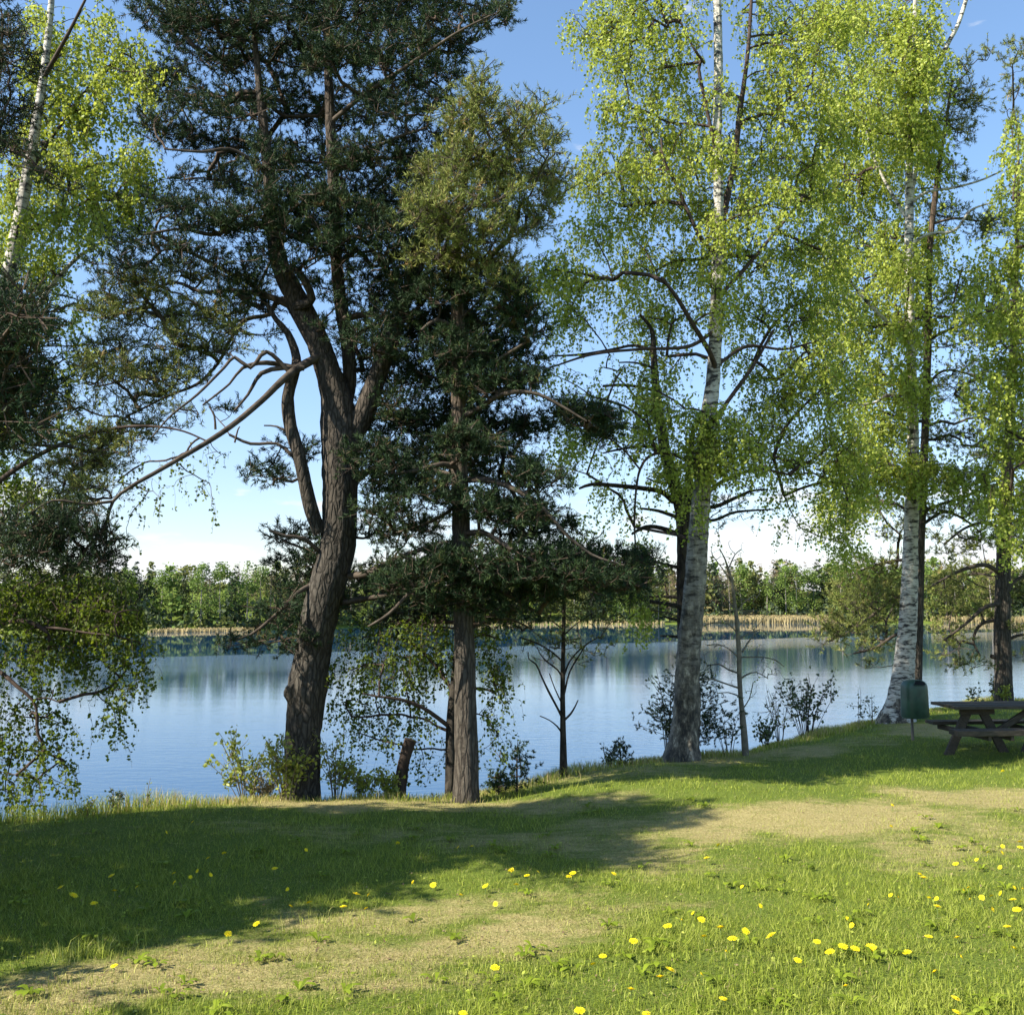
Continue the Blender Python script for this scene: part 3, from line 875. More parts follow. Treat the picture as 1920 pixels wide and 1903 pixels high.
# burl on the trunk
g = Geo()
c = P(556, 1300, Y1 - 0.10)
th = np.linspace(0, math.pi, 14); ph = np.linspace(0, 2 * math.pi, 20, endpoint=False)
TH, PH = np.meshgrid(th, ph, indexing='ij')
rr = 0.135 * (1 + 0.16 * np.sin(3 * PH + 2 * TH) + 0.12 * np.sin(5 * TH + PH * 2) + RNG.normal(0, .02, TH.shape))
pts = c + np.stack([rr * np.sin(TH) * np.cos(PH) * 0.95, rr * np.sin(TH) * np.sin(PH) * 0.8, rr * np.cos(TH) * 1.35], -1)
ix = np.arange(TH.size).reshape(TH.shape)
g.add(pts.reshape(-1, 3), f4=np.stack([ix[:-1], np.roll(ix[:-1], -1, 1), np.roll(ix[1:], -1, 1), ix[1:]], -1).reshape(-1, 4))
g.obj('burl', M['pine_bark'], pine, b1, True)

# ------------------------------------------------------------------ the straight pine beside it
b2 = foot(873, 1484); Y2 = b2[1] + 0.0
trunk2 = [(874, 1486, 46), (875, 1420, 44), (873, 1330, 41), (872, 1250, 39), (869, 1150, 37), (866, 1050, 35), (864, 950, 33), (861, 850, 31), (860, 750, 29), (859, 650, 27), (857, 560, 24), (856, 480, 20), (862, 400, 17), (872, 320, 14), (886, 240, 10), (900, 180, 7), (905, 140, 4)]
limbs2 = [
    [(868, 780, 12), (900, 765, 11, -.2), (930, 745, 10, -.4), (965, 735, 9, -.5), (1010, 740, 7, -.5), (1050, 760, 6, -.5), (1100, 790, 4, -.5)],
    [(868, 900, 13), (910, 900, 11, -.2), (960, 915, 10, -.4), (1010, 945, 8, -.5), (1060, 1000, 7, -.5), (1110, 1040, 5, -.5), (1170, 1060, 4, -.5)],
    [(866, 880, 12), (830, 870, 10, -.2), (790, 880, 8, -.3), (740, 890, 6, -.4)],
    [(868, 1000, 12), (910, 1000, 10, -.3), (960, 1030, 8, -.5), (1020, 1060, 6, -.6), (1080, 1080, 4, -.6)],
    [(867, 1060, 11), (830, 1070, 9, -.2), (780, 1100, 7, -.4), (730, 1150, 6, -.5), (690, 1175, 4, -.5)],
    [(869, 1100, 11), (910, 1100, 9, .2), (960, 1120, 7, .3), (1010, 1150, 5, .4)],
    [(862, 700, 10), (900, 690, 9, -.2), (940, 670, 7, -.3), (990, 640, 5, -.3)],
    [(861, 620, 10), (820, 600, 8, -.2), (790, 620, 6, -.3)],
    [(868, 930, 10), (840, 960, 8, .2), (790, 985, 6, .3), (740, 1000, 4, .3)],
    [(876, 320, 8), (920, 290, 7, 0), (970, 250, 6, 0), (1020, 200, 4, 0)],
    [(866, 400, 9), (920, 370, 7, -.1), (980, 340, 6, -.1), (1040, 290, 4, -.1)],
    [(866, 1150, 8), (840, 1120, 6, -.2), (800, 1140, 5, -.2), (780, 1130, 3, -.3)],
    [(870, 1190, 8), (900, 1170, 6, .3), (950, 1160, 5, .4), (1000, 1180, 3, .5)],
]
cl2 = [(700, 860, 50, 26, 1, -.3), (720, 960, 50, 18, .8, -.3), (860, 1050, 50, 20, 1, -.5), (960, 1075, 60, 20, 1, -.4), (880, 830, 50, 26, 1, -.4), (760, 1090, 60, 20, 1, -.3), (840, 1120, 60, 18, 1, -.3), (950, 960, 60, 24, 1, -.3), (1020, 1075, 50, 20, 1, -.3), (900, 720, 50, 26, 1, -.4), (850, 650, 50, 26, 1, -.3), (850, 545, 65, 24), (900, 600, 60, 28), (830, 612, 55, 28), (890, 672, 65, 30), (950, 650, 45, 28), (820, 700, 55, 32), (960, 720, 46, 24), (880, 760, 60, 30), (820, 790, 55, 32), (930, 815, 60, 30), (990, 800, 36, 22), (850, 855, 65, 28),
       (940, 880, 65, 24), (1000, 905, 46, 20), (800, 922, 65, 20), (900, 945, 60, 20, .8), (980, 965, 55, 22), (1030, 990, 40, 18), (780, 985, 55, 15, .7), (930, 1015, 65, 16, .8), (1000, 1045, 65, 18), (1075, 1045, 46, 20), (1145, 1055, 50, 20), (1195, 1065, 34, 24),
       (900, 1085, 65, 20), (980, 1105, 65, 20), (1050, 1100, 55, 18), (800, 1150, 70, 15, .8), (740, 1165, 60, 12, .7), (930, 1140, 60, 16, .8), (1110, 1090, 55, 22), (1170, 1100, 40, 18), (1100, 785, 44, 24), (1060, 770, 36, 18, .8), (1130, 810, 26, 18),
       (960, 560, 34, 30), (985, 610, 34, 26, .8), (1000, 690, 26, 20, .6), (960, 1170, 46, 10, .5), (870, 500, 60, 20)]
cl2b = [(905, 150, 9, 14, 1.4, 0), (905, 175, 20, 16, 1.2, 0), (895, 205, 40, 20), (860, 232, 46, 22), (955, 235, 50, 22), (1000, 210, 22, 13), (1022, 195, 11, 9, 1.3, 0), (995, 262, 44, 16), (900, 290, 70, 28), (960, 320, 65, 28), (1030, 285, 20, 11), (830, 330, 55, 28), (900, 360, 70, 28), (975, 382, 60, 22), (1020, 350, 40, 20),
        (850, 420, 70, 26), (930, 440, 65, 26), (985, 425, 45, 16), (820, 480, 55, 20), (900, 500, 60, 26), (950, 530, 40, 18), (1040, 330, 24, 18), (800, 390, 40, 20)]
pine2 = build_tree('pine_tree', 'straight slender pine rising just right of the forked pine, with a pointed top', b2, trunk2, limbs2, cl2, Y2, 1.3, 29, 'needle',
                   M['pine_bark_grey'], M['pine_twig'], M['needle_dark'], limb_mat=M['pine_branch'], flare=0.12, rough=0.035, ridges=0.5, sides=22,
                   opts=dict(per=6, npn=23, L=(.09, .2)), branch_opts=dict(want=-0.15, bend=0.05, wig=0.14, r0=0.0042, rmax=0.03))
H2 = [spline(P4(l, Y2), 0.12) for l in ([trunk2[9:]] + limbs2[9:11])]
more_foliage(pine2, b2, H2, cl2b, Y2 - .8, 0.8, 19, 'needle', M['pine_branch'], M['needle_olive_lit'], 'sunlit olive needles at the top',
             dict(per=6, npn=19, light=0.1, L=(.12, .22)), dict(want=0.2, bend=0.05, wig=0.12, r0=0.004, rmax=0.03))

# ------------------------------------------------------------------ the first birch, centre right
b3 = foot(1283, 1418); Y3 = b3[1]
trunk3 = [(1279, 1420, 64), (1283, 1385, 54), (1287, 1330, 50), (1290, 1250, 45), (1296, 1170, 42), (1303, 1090, 40), (1309, 1010, 37), (1315, 930, 34), (1320, 860, 31), (1328, 780, 30), (1336, 720, 27), (1340, 650, 25), (1343, 560, 23), (1346, 460, 21), (1347, 360, 19), (1345, 250, 18), (1347, 150, 18), (1346, 60, 17), (1343, -60, 13), (1340, -200, 9), (1338, -320, 5)]
limbs3 = [
    [(1342, 470, 13, 0), (1362, 380, 12, .2), (1378, 300, 11, .3), (1386, 220, 11, .4), (1396, 150, 9, .4), (1404, 80, 8, .4), (1410, -20, 6, .4)],
    [(1345, 700, 11), (1330, 660, 10, -.2), (1300, 610, 9, -.4), (1270, 560, 8, -.6), (1240, 520, 6, -.7)],
    [(1346, 480, 9), (1310, 440, 8, -.2), (1270, 350, 7, -.3), (1245, 300, 5, -.4), (1240, 260, 4, -.4)],
    [(1346, 300, 8), (1310, 130, 7, -.2), (1320, 120, 6, -.2), (1300, 90, 5, -.3), (1270, 30, 4, -.3)],
    [(1320, 830, 10), (1360, 760, 8, .3), (1410, 690, 7, .4), (1450, 620, 5, .5)],
    [(1344, 560, 9), (1400, 500, 8, .2), (1450, 440, 6, .3), (1500, 380, 4, .4)],
    [(1338, 690, 8), (1400, 650, 7, .5), (1470, 655, 5, .6), (1530, 640, 4, .6)],
    [(1316, 930, 9), (1360, 900, 8, .3), (1420, 880, 6, .4), (1480, 890, 4, .5)],
    [(1340, 620, 8), (1290, 650, 7, -.4), (1200, 655, 6, -.6), (1110, 665, 5, -.7), (1030, 690, 3, -.7)],
    [(1316, 900, 9), (1280, 860, 7, -.4), (1230, 850, 6, -.5), (1200, 880, 5, -.6), (1190, 960, 4, -.6), (1192, 1040, 3, -.6)],
]
cl3 = [(1110, 40, 42, 42), (1180, 30, 55, 42), (1250, 35, 55, 42), (1150, 105, 40, 38), (1220, 125, 55, 42), (1295, 95, 24, 30, .5), (1180, 195, 46, 42), (1250, 220, 55, 44), (1315, 190, 34, 34, .8), (1425, 25, 34, 34, .8), (1445, 120, 36, 44), (1490, 60, 55, 55), (1550, 40, 50, 50),
       (1385, 180, 34, 32, .8), (1450, 205, 55, 44), (1520, 150, 50, 44), (1150, 290, 55, 36), (1220, 310, 55, 44), (1115, 335, 36, 36), (1170, 380, 55, 36), (1300, 280, 55, 44), (1385, 285, 50, 40), (1460, 290, 50, 44), (1530, 260, 50, 50), (1105, 425, 44, 26), (1190, 450, 52, 30, .8),
       (1280, 380, 55, 40), (1360, 375, 60, 38), (1440, 375, 55, 40), (1520, 360, 50, 44), (1040, 500, 52, 30, 1.2), (1005, 525, 34, 26, 1.1), (1085, 545, 52, 44, .9), (1060, 600, 44, 30, .8), (1150, 520, 42, 26, .7), (1230, 500, 50, 36), (1310, 480, 50, 34), (1390, 475, 60, 40), (1470, 470, 50, 40), (1540, 460, 50, 44),
       (1200, 585, 48, 34), (1265, 570, 50, 34), (1400, 570, 46, 40), (1480, 570, 52, 40), (1545, 560, 46, 44), (1250, 660, 42, 44, .8), (1225, 725, 34, 34), (1400, 665, 36, 36, .8), (1455, 705, 50, 42), (1520, 660, 50, 42), (1215, 785, 40, 42), (1110, 740, 50, 18, .6), (1065, 775, 20, 26), (1085, 815, 42, 26), (1160, 795, 46, 26, .8),
       (1285, 760, 40, 34, .8), (1350, 800, 46, 34), (1420, 790, 52, 44), (1500, 760, 52, 44), (1565, 700, 46, 50), (1305, 850, 48, 34), (1380, 855, 52, 34), (1450, 850, 52, 42), (1530, 850, 50, 42), (1265, 880, 34, 34),
       (1080, 985, 26, 30, .6), (1085, 1040, 22, 24, .7), (1190, 980, 18, 40, .6), (1192, 1060, 20, 46, 1.), (1197, 1140, 18, 30, 1.1), (1100, 880, 50, 44, .25), (1010, 865, 16, 36, .9), (1160, 920, 40, 36, .25), (1040, 700, 44, 20, .5), (1170, 680, 40, 20, .4),
       (1470, 925, 48, 24, .5), (1590, 800, 46, 50), (1580, 900, 42, 40, .9), (1585, 975, 26, 40, 1.1), (1590, 1020, 22, 20, .8), (1500, 985, 36, 20, .4),
       (1345, 270, 24, 40, 1, -.6), (1348, 420, 26, 40, 1, -.7), (1345, 520, 26, 36, 1, -.6), (1342, 580, 22, 24, .9, -.6), (1335, 780, 30, 30, 1, -.6), (1318, 860, 30, 40, 1, -.7), (1300, 950, 24, 20, .7, -.6), (1350, 160, 20, 24, .8, -.5),
       (1200, -60, 80, 50, .5), (1330, -80, 80, 60, .5), (1460, -70, 80, 60, .5), (1260, -180, 70, 60, .4), (1400, -190, 70, 60, .4), (1340, -290, 60, 50, .4)]
birch = build_tree('birch_tree', 'nearest white-barked birch with a thick rough foot, standing alone in mid picture', b3, trunk3, limbs3, cl3, Y3, 1.5, 24, 'leaf',
                   M['birch_bark'], M['birch_twig'], M['birch_leaf'], flare=0.14, rough=0.07, ridges=0.6, sides=26, limb_mat=M['birch_twig'],
                   opts=dict(per=4, L=(.14, .5), size=.052, outw=.5), branch_opts=dict(want=0.25, bend=0.35, wig=0.08, r0=0.0026, rmax=0.03))

# ------------------------------------------------------------------ dark mossy tree right behind the birch
b4 = foot_at(1284, Y3 + 0.9); Y4 = b4[1]
trunk4 = [(1284, 1405, 26), (1284, 1300, 24), (1283, 1200, 24), (1281, 1100, 24), (1281, 1000, 24), (1276, 950, 24), (1262, 900, 23), (1248, 850, 21), (1238, 790, 18), (1230, 730, 15), (1226, 670, 12), (1222, 620, 8), (1200, 590, 5)]
limbs4 = [
    [(1282, 1020, 17, .1), (1288, 960, 17, .1), (1292, 900, 16, .1), (1296, 850, 12, .1), (1300, 800, 8, .1)],
    [(1262, 940, 11), (1240, 922, 10, -.2), (1200, 915, 9, -.4), (1150, 910, 8, -.6), (1110, 908, 7, -.7), (1086, 916, 4, -.8)],
    [(1278, 1005, 10), (1250, 993, 9, -.2), (1220, 987, 8, -.3), (1200, 992, 7, -.4), (1184, 1002, 4, -.4)],
    [(1270, 970, 8), (1235, 958, 6, .1), (1200, 953, 4, .2)],
    [(1262, 905, 7), (1235, 905, 5, .3), (1212, 896, 3, .3)],
    [(1282, 1066, 8), (1255, 1060, 6, -.1), (1222, 1052, 4, -.2)],
    [(1284, 1140, 10), (1260, 1134, 8, -.2), (1225, 1128, 7, -.4), (1190, 1122, 5, -.5)],
    [(1284, 1122, 7), (1240, 1118, 5, .2), (1190, 1122, 4, .3)],
    [(1284, 1166, 6), (1262, 1160, 5, -.1), (1245, 1156, 3, -.1)],
    [(1284, 1196, 6), (1262, 1193, 5, -.1), (1238, 1192, 3, -.1)],
    [(1246, 850, 7), (1225, 838, 6, -.2), (1190, 838, 5, -.3), (1150, 845, 4, -.4), (1130, 850, 3, -.4)],
    [(1232, 735, 7), (1210, 728, 6, 0), (1170, 722, 6, 0), (1130, 724, 5, 0)],
    [(1228, 660, 7), (1190, 648, 6, .2), (1150, 655, 5, .2), (1090, 665, 5, .2), (1030, 668, 3, .2)],
    [(1226, 690, 6), (1190, 680, 4, -.2), (1160, 680, 3, -.2)],
    [(1236, 770, 5), (1200, 755, 5, -.2), (1180, 730, 4, -.2), (1150, 700, 3, -.3)],
    [(1300, 950, 9, .2), (1340, 950, 8, .3), (1375, 935, 7, .3), (1410, 920, 5, .4), (1440, 918, 3, .4)],
    [(1300, 975, 8, .2), (1340, 975, 6, .3), (1380, 960, 5, .4), (1450, 955, 3, .4)],
]
cl4 = [(1350, 955, 30, 10, 1), (1375, 975, 26, 8, 1), (1325, 990, 26, 12, .9), (1410, 925, 26, 7, .8), (1150, 835, 26, 12, .9), (1170, 850, 30, 10, .9), (1235, 780, 20, 22, .8), (1330, 940, 22, 10, .9), (1200, 1100, 30, 14, .7), (1170, 1075, 28, 18, .8), (1240, 1065, 22, 10, .8), (1215, 1045, 30, 14, .9), (1250, 1080, 16, 8, .8)]
build_tree('dead_limbed_tree', 'thin dark trunk with bare dead side branches close behind the nearest birch', b4, trunk4, limbs4, cl4, Y4, 0.5, 12, 'needle',
           M['dark_bark'], M['pine_twig'], M['needle_dark'], flare=0.1, rough=0.05, sides=14, opts=dict(per=4, npn=18), branch_opts=dict(want=0, bend=0.05, wig=0.12, r0=0.004, rmax=0.02))

# ------------------------------------------------------------------ second birch behind the litter bin
b5 = foot(1688, 1352); Y5 = b5[1]
trunk5 = [(1681, 1354, 54), (1687, 1310, 44), (1694, 1250, 38), (1700, 1190, 34), (1704, 1130, 31), (1706, 1060, 28), (1708, 990, 26), (1711, 920, 24), (1712, 840, 21), (1711, 760, 19), (1708, 660, 17), (1705, 560, 17), (1704, 460, 16), (1705, 400, 16), (1704, 330, 14), (1708, 240, 12), (1714, 120, 10), (1716, 0, 8), (1718, -120, 5)]
limbs5 = [
    [(1706, 380, 9, .2), (1722, 290, 9, .3), (1735, 200, 9, .3), (1752, 140, 9, .3), (1776, 85, 9, .3), (1795, 50, 8, .3), (1810, 5, 8, .3), (1830, -60, 6, .3), (1845, -120, 4, .3)],
    [(1706, 460, 8), (1740, 440, 7, -.2), (1790, 432, 6, -.3), (1820, 395, 5, -.4), (1860, 380, 3, -.5)],
    [(1708, 380, 8), (1740, 360, 6, 0), (1790, 352, 5, 0), (1840, 338, 4, 0), (1880, 320, 3, 0)],
    [(1709, 640, 8), (1660, 600, 7, -.3), (1620, 560, 6, -.4), (1590, 520, 4, -.5)],
    [(1711, 760, 8), (1670, 740, 7, -.3), (1640, 755, 5, -.4), (1600, 760, 4, -.4)],
    [(1706, 420, 8), (1670, 360, 6, .2), (1640, 300, 5, .3), (1620, 230, 4, .3)],
    [(1709, 890, 7), (1660, 870, 6, -.3), (1610, 880, 5, -.5), (1570, 940, 3, -.5)],
]
cl5 = [(1580, 30, 55, 46), (1650, 35, 55, 46), (1722, 40, 36, 46), (1630, 120, 40, 36, .4), (1690, 120, 50, 44), (1745, 120, 34, 40), (1600, 225, 50, 52), (1670, 230, 52, 52), (1730, 250, 36, 46), (1600, 330, 52, 46), (1670, 330, 52, 46), (1600, 425, 60, 44), (1675, 440, 44, 40), (1755, 310, 30, 40, .7),
       (1620, 515, 60, 44), (1700, 500, 44, 44), (1752, 440, 32, 34), (1560, 600, 50, 44), (1640, 605, 52, 44), (1708, 590, 42, 44), (1600, 690, 52, 44), (1665, 700, 42, 44), (1720, 720, 24, 30, .7), (1640, 780, 52, 42), (1690, 800, 32, 34, .8), (1610, 860, 50, 46), (1665, 870, 42, 32), (1720, 860, 40, 30, .8),
       (1575, 940, 34, 44, 1.1), (1640, 940, 30, 20, .4), (1790, 590, 40, 20, .8), (1800, 510, 42, 30, .9), (1760, 880, 42, 26, .9), (1600, 150, 50, 40), (1550, 330, 40, 44), (1555, 480, 36, 40),
       (1708, 60, 24, 44, 1, -.7), (1706, 160, 26, 44, 1, -.8), (1704, 250, 26, 44, 1, -.7), (1704, 500, 26, 40, 1, -.8), (1706, 590, 26, 40, 1, -.8), (1710, 680, 24, 36, .9, -.8), (1712, 740, 22, 26, .8, -.8), (1712, 880, 26, 26, .9, -.8), (1735, 230, 20, 30, .8, -.4),
       (1640, -50, 70, 40, .5), (1740, -60, 60, 40, .4), (1600, 1040, 22, 20, .5)]
build_tree('birch_tree', 'white-trunked birch right behind the green litter bin, its foot spreading wide', b5, trunk5, limbs5, cl5, Y5, 1.8, 30, 'leaf',
           M['birch_bark_pale'], M['birch_twig'], M['birch_leaf'], flare=0.4, rough=0.05, ridges=0.5, sides=22, limb_mat=M['birch_bark_pale'],
           opts=dict(per=4, L=(.16, .6), size=0.065, gap=0.038, outw=.5), branch_opts=dict(want=0.2, bend=0.35, wig=0.08, r0=0.003, rmax=0.035))

# ------------------------------------------------------------------ slim pine touching the second birch
b6 = foot_at(1722, Y5 + 0.8); Y6 = b6[1]
trunk6 = [(1719, 1340, 17), (1720, 1280, 16), (1722, 1200, 16), (1724, 1100, 16), (1727, 1000, 15), (1731, 900, 15), (1735, 800, 14), (1738, 700, 14), (1740, 620, 14), (1741, 540, 12), (1744, 460, 11), (1752, 380, 10), (1762, 300, 8), (1775, 220, 6), (1786, 150, 4)]
limbs6 = [
    [(1738, 640, 7), (1770, 622, 6, -.2), (1800, 612, 6, -.3), (1830, 596, 5, -.4), (1845, 560, 4, -.4), (1855, 530, 3, -.4)],
    [(1738, 800, 6), (1765, 790, 6, -.2), (1790, 795, 5, -.4), (1815, 785, 5, -.5), (1850, 785, 4, -.6), (1880, 800, 3, -.6)],
    [(1733, 790, 7), (1700, 788, 6, -.3), (1650, 770, 5, -.4)],
    [(1729, 960, 7), (1765, 945, 6, -.2), (1800, 935, 5, -.3), (1840, 920, 4, -.4), (1880, 925, 3, -.4)],
    [(1727, 985, 7), (1770, 960, 6, .2), (1810, 975, 5, .3), (1840, 1000, 3, .3)],
    [(1735, 730, 6), (1760, 700, 5, .2), (1790, 695, 4, .3), (1840, 710, 3, .3)],
    [(1726, 900, 6), (1690, 885, 5, .2), (1650, 865, 4, .3), (1605, 885, 3, .3)],
    [(1722, 1110, 7), (1680, 1120, 6, .3), (1640, 1150, 5, .4), (1600, 1180, 4, .5), (1560, 1200, 3, .5)],
    [(1722, 1180, 7), (1680, 1190, 6, .3), (1640, 1215, 5, .4), (1600, 1225, 3, .4)],
    [(1724, 1060, 7), (1690, 1050, 6, .3), (1640, 1060, 5, .5), (1590, 1080, 3, .6)],
    [(1748, 420, 6), (1790, 410, 5, 0), (1840, 415, 4, 0), (1890, 410, 3, 0)],
]
cl6 = [(1790, 235, 46, 30, .9), (1790, 180, 30, 26), (1830, 180, 22, 26), (1815, 130, 12, 18), (1850, 110, 9, 20, .8), (1790, 330, 40, 16, .5), (1780, 405, 40, 20), (1840, 425, 46, 16), (1890, 420, 36, 16), (1800, 560, 44, 16), (1850, 610, 56, 18), (1890, 640, 36, 20), (1800, 640, 44, 14, .6), (1840, 700, 60, 16), (1790, 735, 46, 16),
       (1850, 770, 60, 16), (1800, 820, 56, 18), (1870, 850, 50, 18), (1800, 900, 52, 16), (1760, 960, 36, 16), (1820, 960, 50, 16), (1650, 870, 52, 14, .7), (1620, 890, 40, 12, .7), (1650, 955, 52, 18), (1690, 1000, 32, 20),
       (1630, 1080, 48, 34), (1600, 1120, 44, 24), (1650, 1125, 50, 24), (1580, 1170, 42, 22), (1560, 1195, 32, 14), (1640, 1170, 46, 20), (1610, 1215, 46, 8, .8), (1660, 1200, 30, 14, .7), (1650, 1250, 36, 8, .4), (1680, 1060, 26, 26, .8), (1680, 1110, 26, 26, .8)]
pine6 = build_tree('pine_tree', 'slim brown-stemmed pine pressed close to the right side of the birch by the bin', b6, trunk6, limbs6, cl6, Y6, 1.3, 26, 'needle',
                   M['pine_bark_grey'], M['pine_branch'], M['needle_olive_lit'], limb_mat=M['pine_branch'], flare=0.1, rough=0.03, sides=12,
                   opts=dict(per=5, npn=21, nl=0.075, nw=0.013), branch_opts=dict(want=0.0, bend=0.05, wig=0.16, r0=0.0048, rmax=0.03))

# ------------------------------------------------------------------ pine at the right edge behind the table
b7 = foot(1881, 1316); Y7 = b7[1]
trunk7 = [(1882, 1318, 32), (1881, 1250, 30), (1879, 1180, 29), (1880, 1110, 27), (1882, 1040, 26), (1885, 970, 24), (1888, 900, 21), (1892, 820, 18), (1896, 740, 16), (1900, 640, 13), (1905, 520, 10), (1908, 400, 7), (1910, 300, 4)]
limbs7 = [
    [(1882, 1080, 9), (1850, 1060, 8, -.3), (1815, 1065, 7, -.5), (1780, 1080, 5, -.6), (1745, 1100, 3, -.7)],
    [(1880, 1130, 8), (1845, 1140, 7, -.3), (1810, 1170, 5, -.5), (1770, 1200, 4, -.6)],
    [(1880, 1160, 8), (1840, 1170, 6, .3), (1825, 1200, 5, .3), (1838, 1230, 3, .3)],
    [(1866, 1232, 9), (1858, 1230, 8, 0)],
    [(1884, 1000, 8), (1850, 980, 7, -.3), (1810, 990, 5, -.5), (1770, 1020, 4, -.6)],
    [(1890, 1100, 7), (1920, 1080, 5, 0), (1960, 1085, 3, 0)],
    [(1888, 1200, 6), (1915, 1190, 5, 0), (1950, 1195, 3, 0)],
    [(1892, 850, 7), (1860, 820, 6, 0), (1820, 840, 4, 0)],
]
cl7 = [(1790, 1020, 50, 18), (1850, 1010, 40, 18), (1810, 1075, 50, 18), (1770, 1100, 40, 18), (1850, 1100, 32, 16), (1790, 1135, 46, 16), (1840, 1150, 40, 16), (1780, 1175, 40, 14, .9), (1800, 1205, 34, 12, .9), (1775, 1222, 26, 7, .8), (1800, 1240, 44, 9, .6), (1830, 1250, 30, 7, .6),
       (1905, 1010, 30, 26), (1905, 1100, 26, 20), (1905, 1180, 24, 14, .8), (1905, 1230, 20, 10, .5), (1890, 940, 40, 24), (1860, 860, 40, 20, .7), (1900, 800, 40, 26), (1910, 700, 36, 30), (1900, 600, 34, 30, .8), (1950, 1000, 40, 30, .6), (1960, 850, 50, 40, .5), (1950, 600, 50, 50, .5),
       (1900, 130, 20, 40, .7), (1910, 90, 14, 24, .8), (1900, 200, 24, 30, .5)]
build_tree('pine_tree', 'rough-barked pine at the right edge, standing beyond the picnic table', b7, trunk7, limbs7, cl7, Y7, 1.2, 24, 'needle',
           M['pine_bark_grey'], M['pine_branch'], M['needle_olive_lit'], limb_mat=M['pine_branch'], flare=0.12, rough=0.04, sides=16,
           opts=dict(per=5, npn=21, nl=0.08, nw=0.016), branch_opts=dict(want=-0.1, bend=0.03, wig=0.16, r0=0.0052, rmax=0.03))

# ------------------------------------------------------------------ birch whose trunk is outside the right edge
b8 = foot_at(2060, 16.0); Y8 = 16.0
trunk8 = [(2060, 1375, 40), (2058, 1200, 34), (2050, 1000, 30), (2040, 800, 26), (2030, 600, 22), (2026, 400, 18), (2024, 200, 13), (2020, 50, 9), (2018, -80, 5)]
limbs8 = [[(2045, 900, 10), (2000, 860, 8), (1950, 850, 6), (1900, 880, 4)], [(2035, 650, 9), (1990, 600, 7), (1940, 580, 5), (1890, 590, 4)], [(2028, 450, 8), (1990, 380, 6), (1940, 340, 4)]]
cl8 = [(1905, 215, 20, 30, .9), (1910, 290, 30, 40), (1900, 370, 36, 36), (1885, 460, 44, 40), (1860, 540, 50, 44), (1905, 560, 40, 40), (1870, 650, 46, 36), (1905, 700, 36, 40), (1850, 730, 46, 36), (1890, 800, 44, 40), (1855, 900, 36, 40), (1890, 930, 36, 44), (1830, 870, 40, 34), (1905, 1000, 26, 30, .8), (1820, 590, 36, 26, .6),
       (1980, 300, 70, 70, .5), (1980, 450, 70, 70, .5), (1980, 620, 70, 70, .5), (1990, 780, 70, 70, .5), (1970, 920, 70, 60, .5), (2100, 500, 80, 100, .3), (2120, 700, 80, 100, .3), (2010, 130, 60, 70, .4)]
build_tree('birch_tree', 'birch leaning in over the picnic table from the right edge, only its leafy branches showing', b8, trunk8, limbs8, cl8, Y8, 1.4, 18, 'leaf',
           M['birch_bark_pale'], M['birch_twig'], M['birch_leaf'], flare=0.3, sides=12, limb_mat=M['birch_twig'],
           opts=dict(per=4, L=(.2, .65), size=0.064, gap=0.042), branch_opts=dict(want=0.2, bend=0.3, wig=0.08, r0=0.003, rmax=0.03))

# ------------------------------------------------------------------ left birch beyond the left edge
Y9 = 13.2; b9 = foot_at(-120, Y9)
trunk9 = [(-120, 1480, 60), (-110, 1350, 52), (-95, 1200, 46), (-70, 1000, 42), (-40, 800, 36), (-5, 620, 30), (30, 450, 25), (60, 280, 20), (85, 120, 15), (100, -40, 10), (110, -160, 6)]
limbs9 = [
    [(-60, 900, 22), (-10, 760, 18, .2), (40, 640, 14, .4), (75, 570, 11, .5), (110, 520, 9, .6), (150, 480, 7, .7), (200, 450, 4, .8)],
    [(30, 470, 10), (70, 420, 8, .2), (105, 430, 7, .2), (130, 350, 5, .3)],
    [(-70, 1000, 15), (-20, 920, 11, -.4), (60, 860, 9, -.8), (150, 820, 7, -1.1), (240, 800, 6, -1.3), (330, 805, 4, -1.4), (395, 830, 3, -1.4)],
    [(-95, 1180, 14), (-50, 1195, 11, -.8), (0, 1170, 9, -1.2), (50, 1165, 8, -1.5), (86, 1184, 7, -1.6), (93, 1210, 6, -1.6), (80, 1228, 4, -1.6), (50, 1235, 3, -1.6)],
    [(-100, 1230, 12), (-60, 1230, 10, -.8), (0, 1260, 8, -1.5), (30, 1285, 7, -1.6), (62, 1313, 6, -1.6), (70, 1340, 3, -1.6)],
    [(60, 1176, 6, -1.5), (110, 1178, 5, -1.6), (160, 1186, 4, -1.6), (220, 1192, 3, -1.7)],
    [(62, 1313, 4, -1.6), (85, 1308, 3, -1.6), (110, 1316, 2, -1.6)],
    [(80, 150, 9), (130, 60, 7, -.3), (160, 0, 5, -.4)],
    [(50, 330, 9), (110, 240, 7, .2), (170, 160, 5, .3), (230, 100, 4, .3)],
]
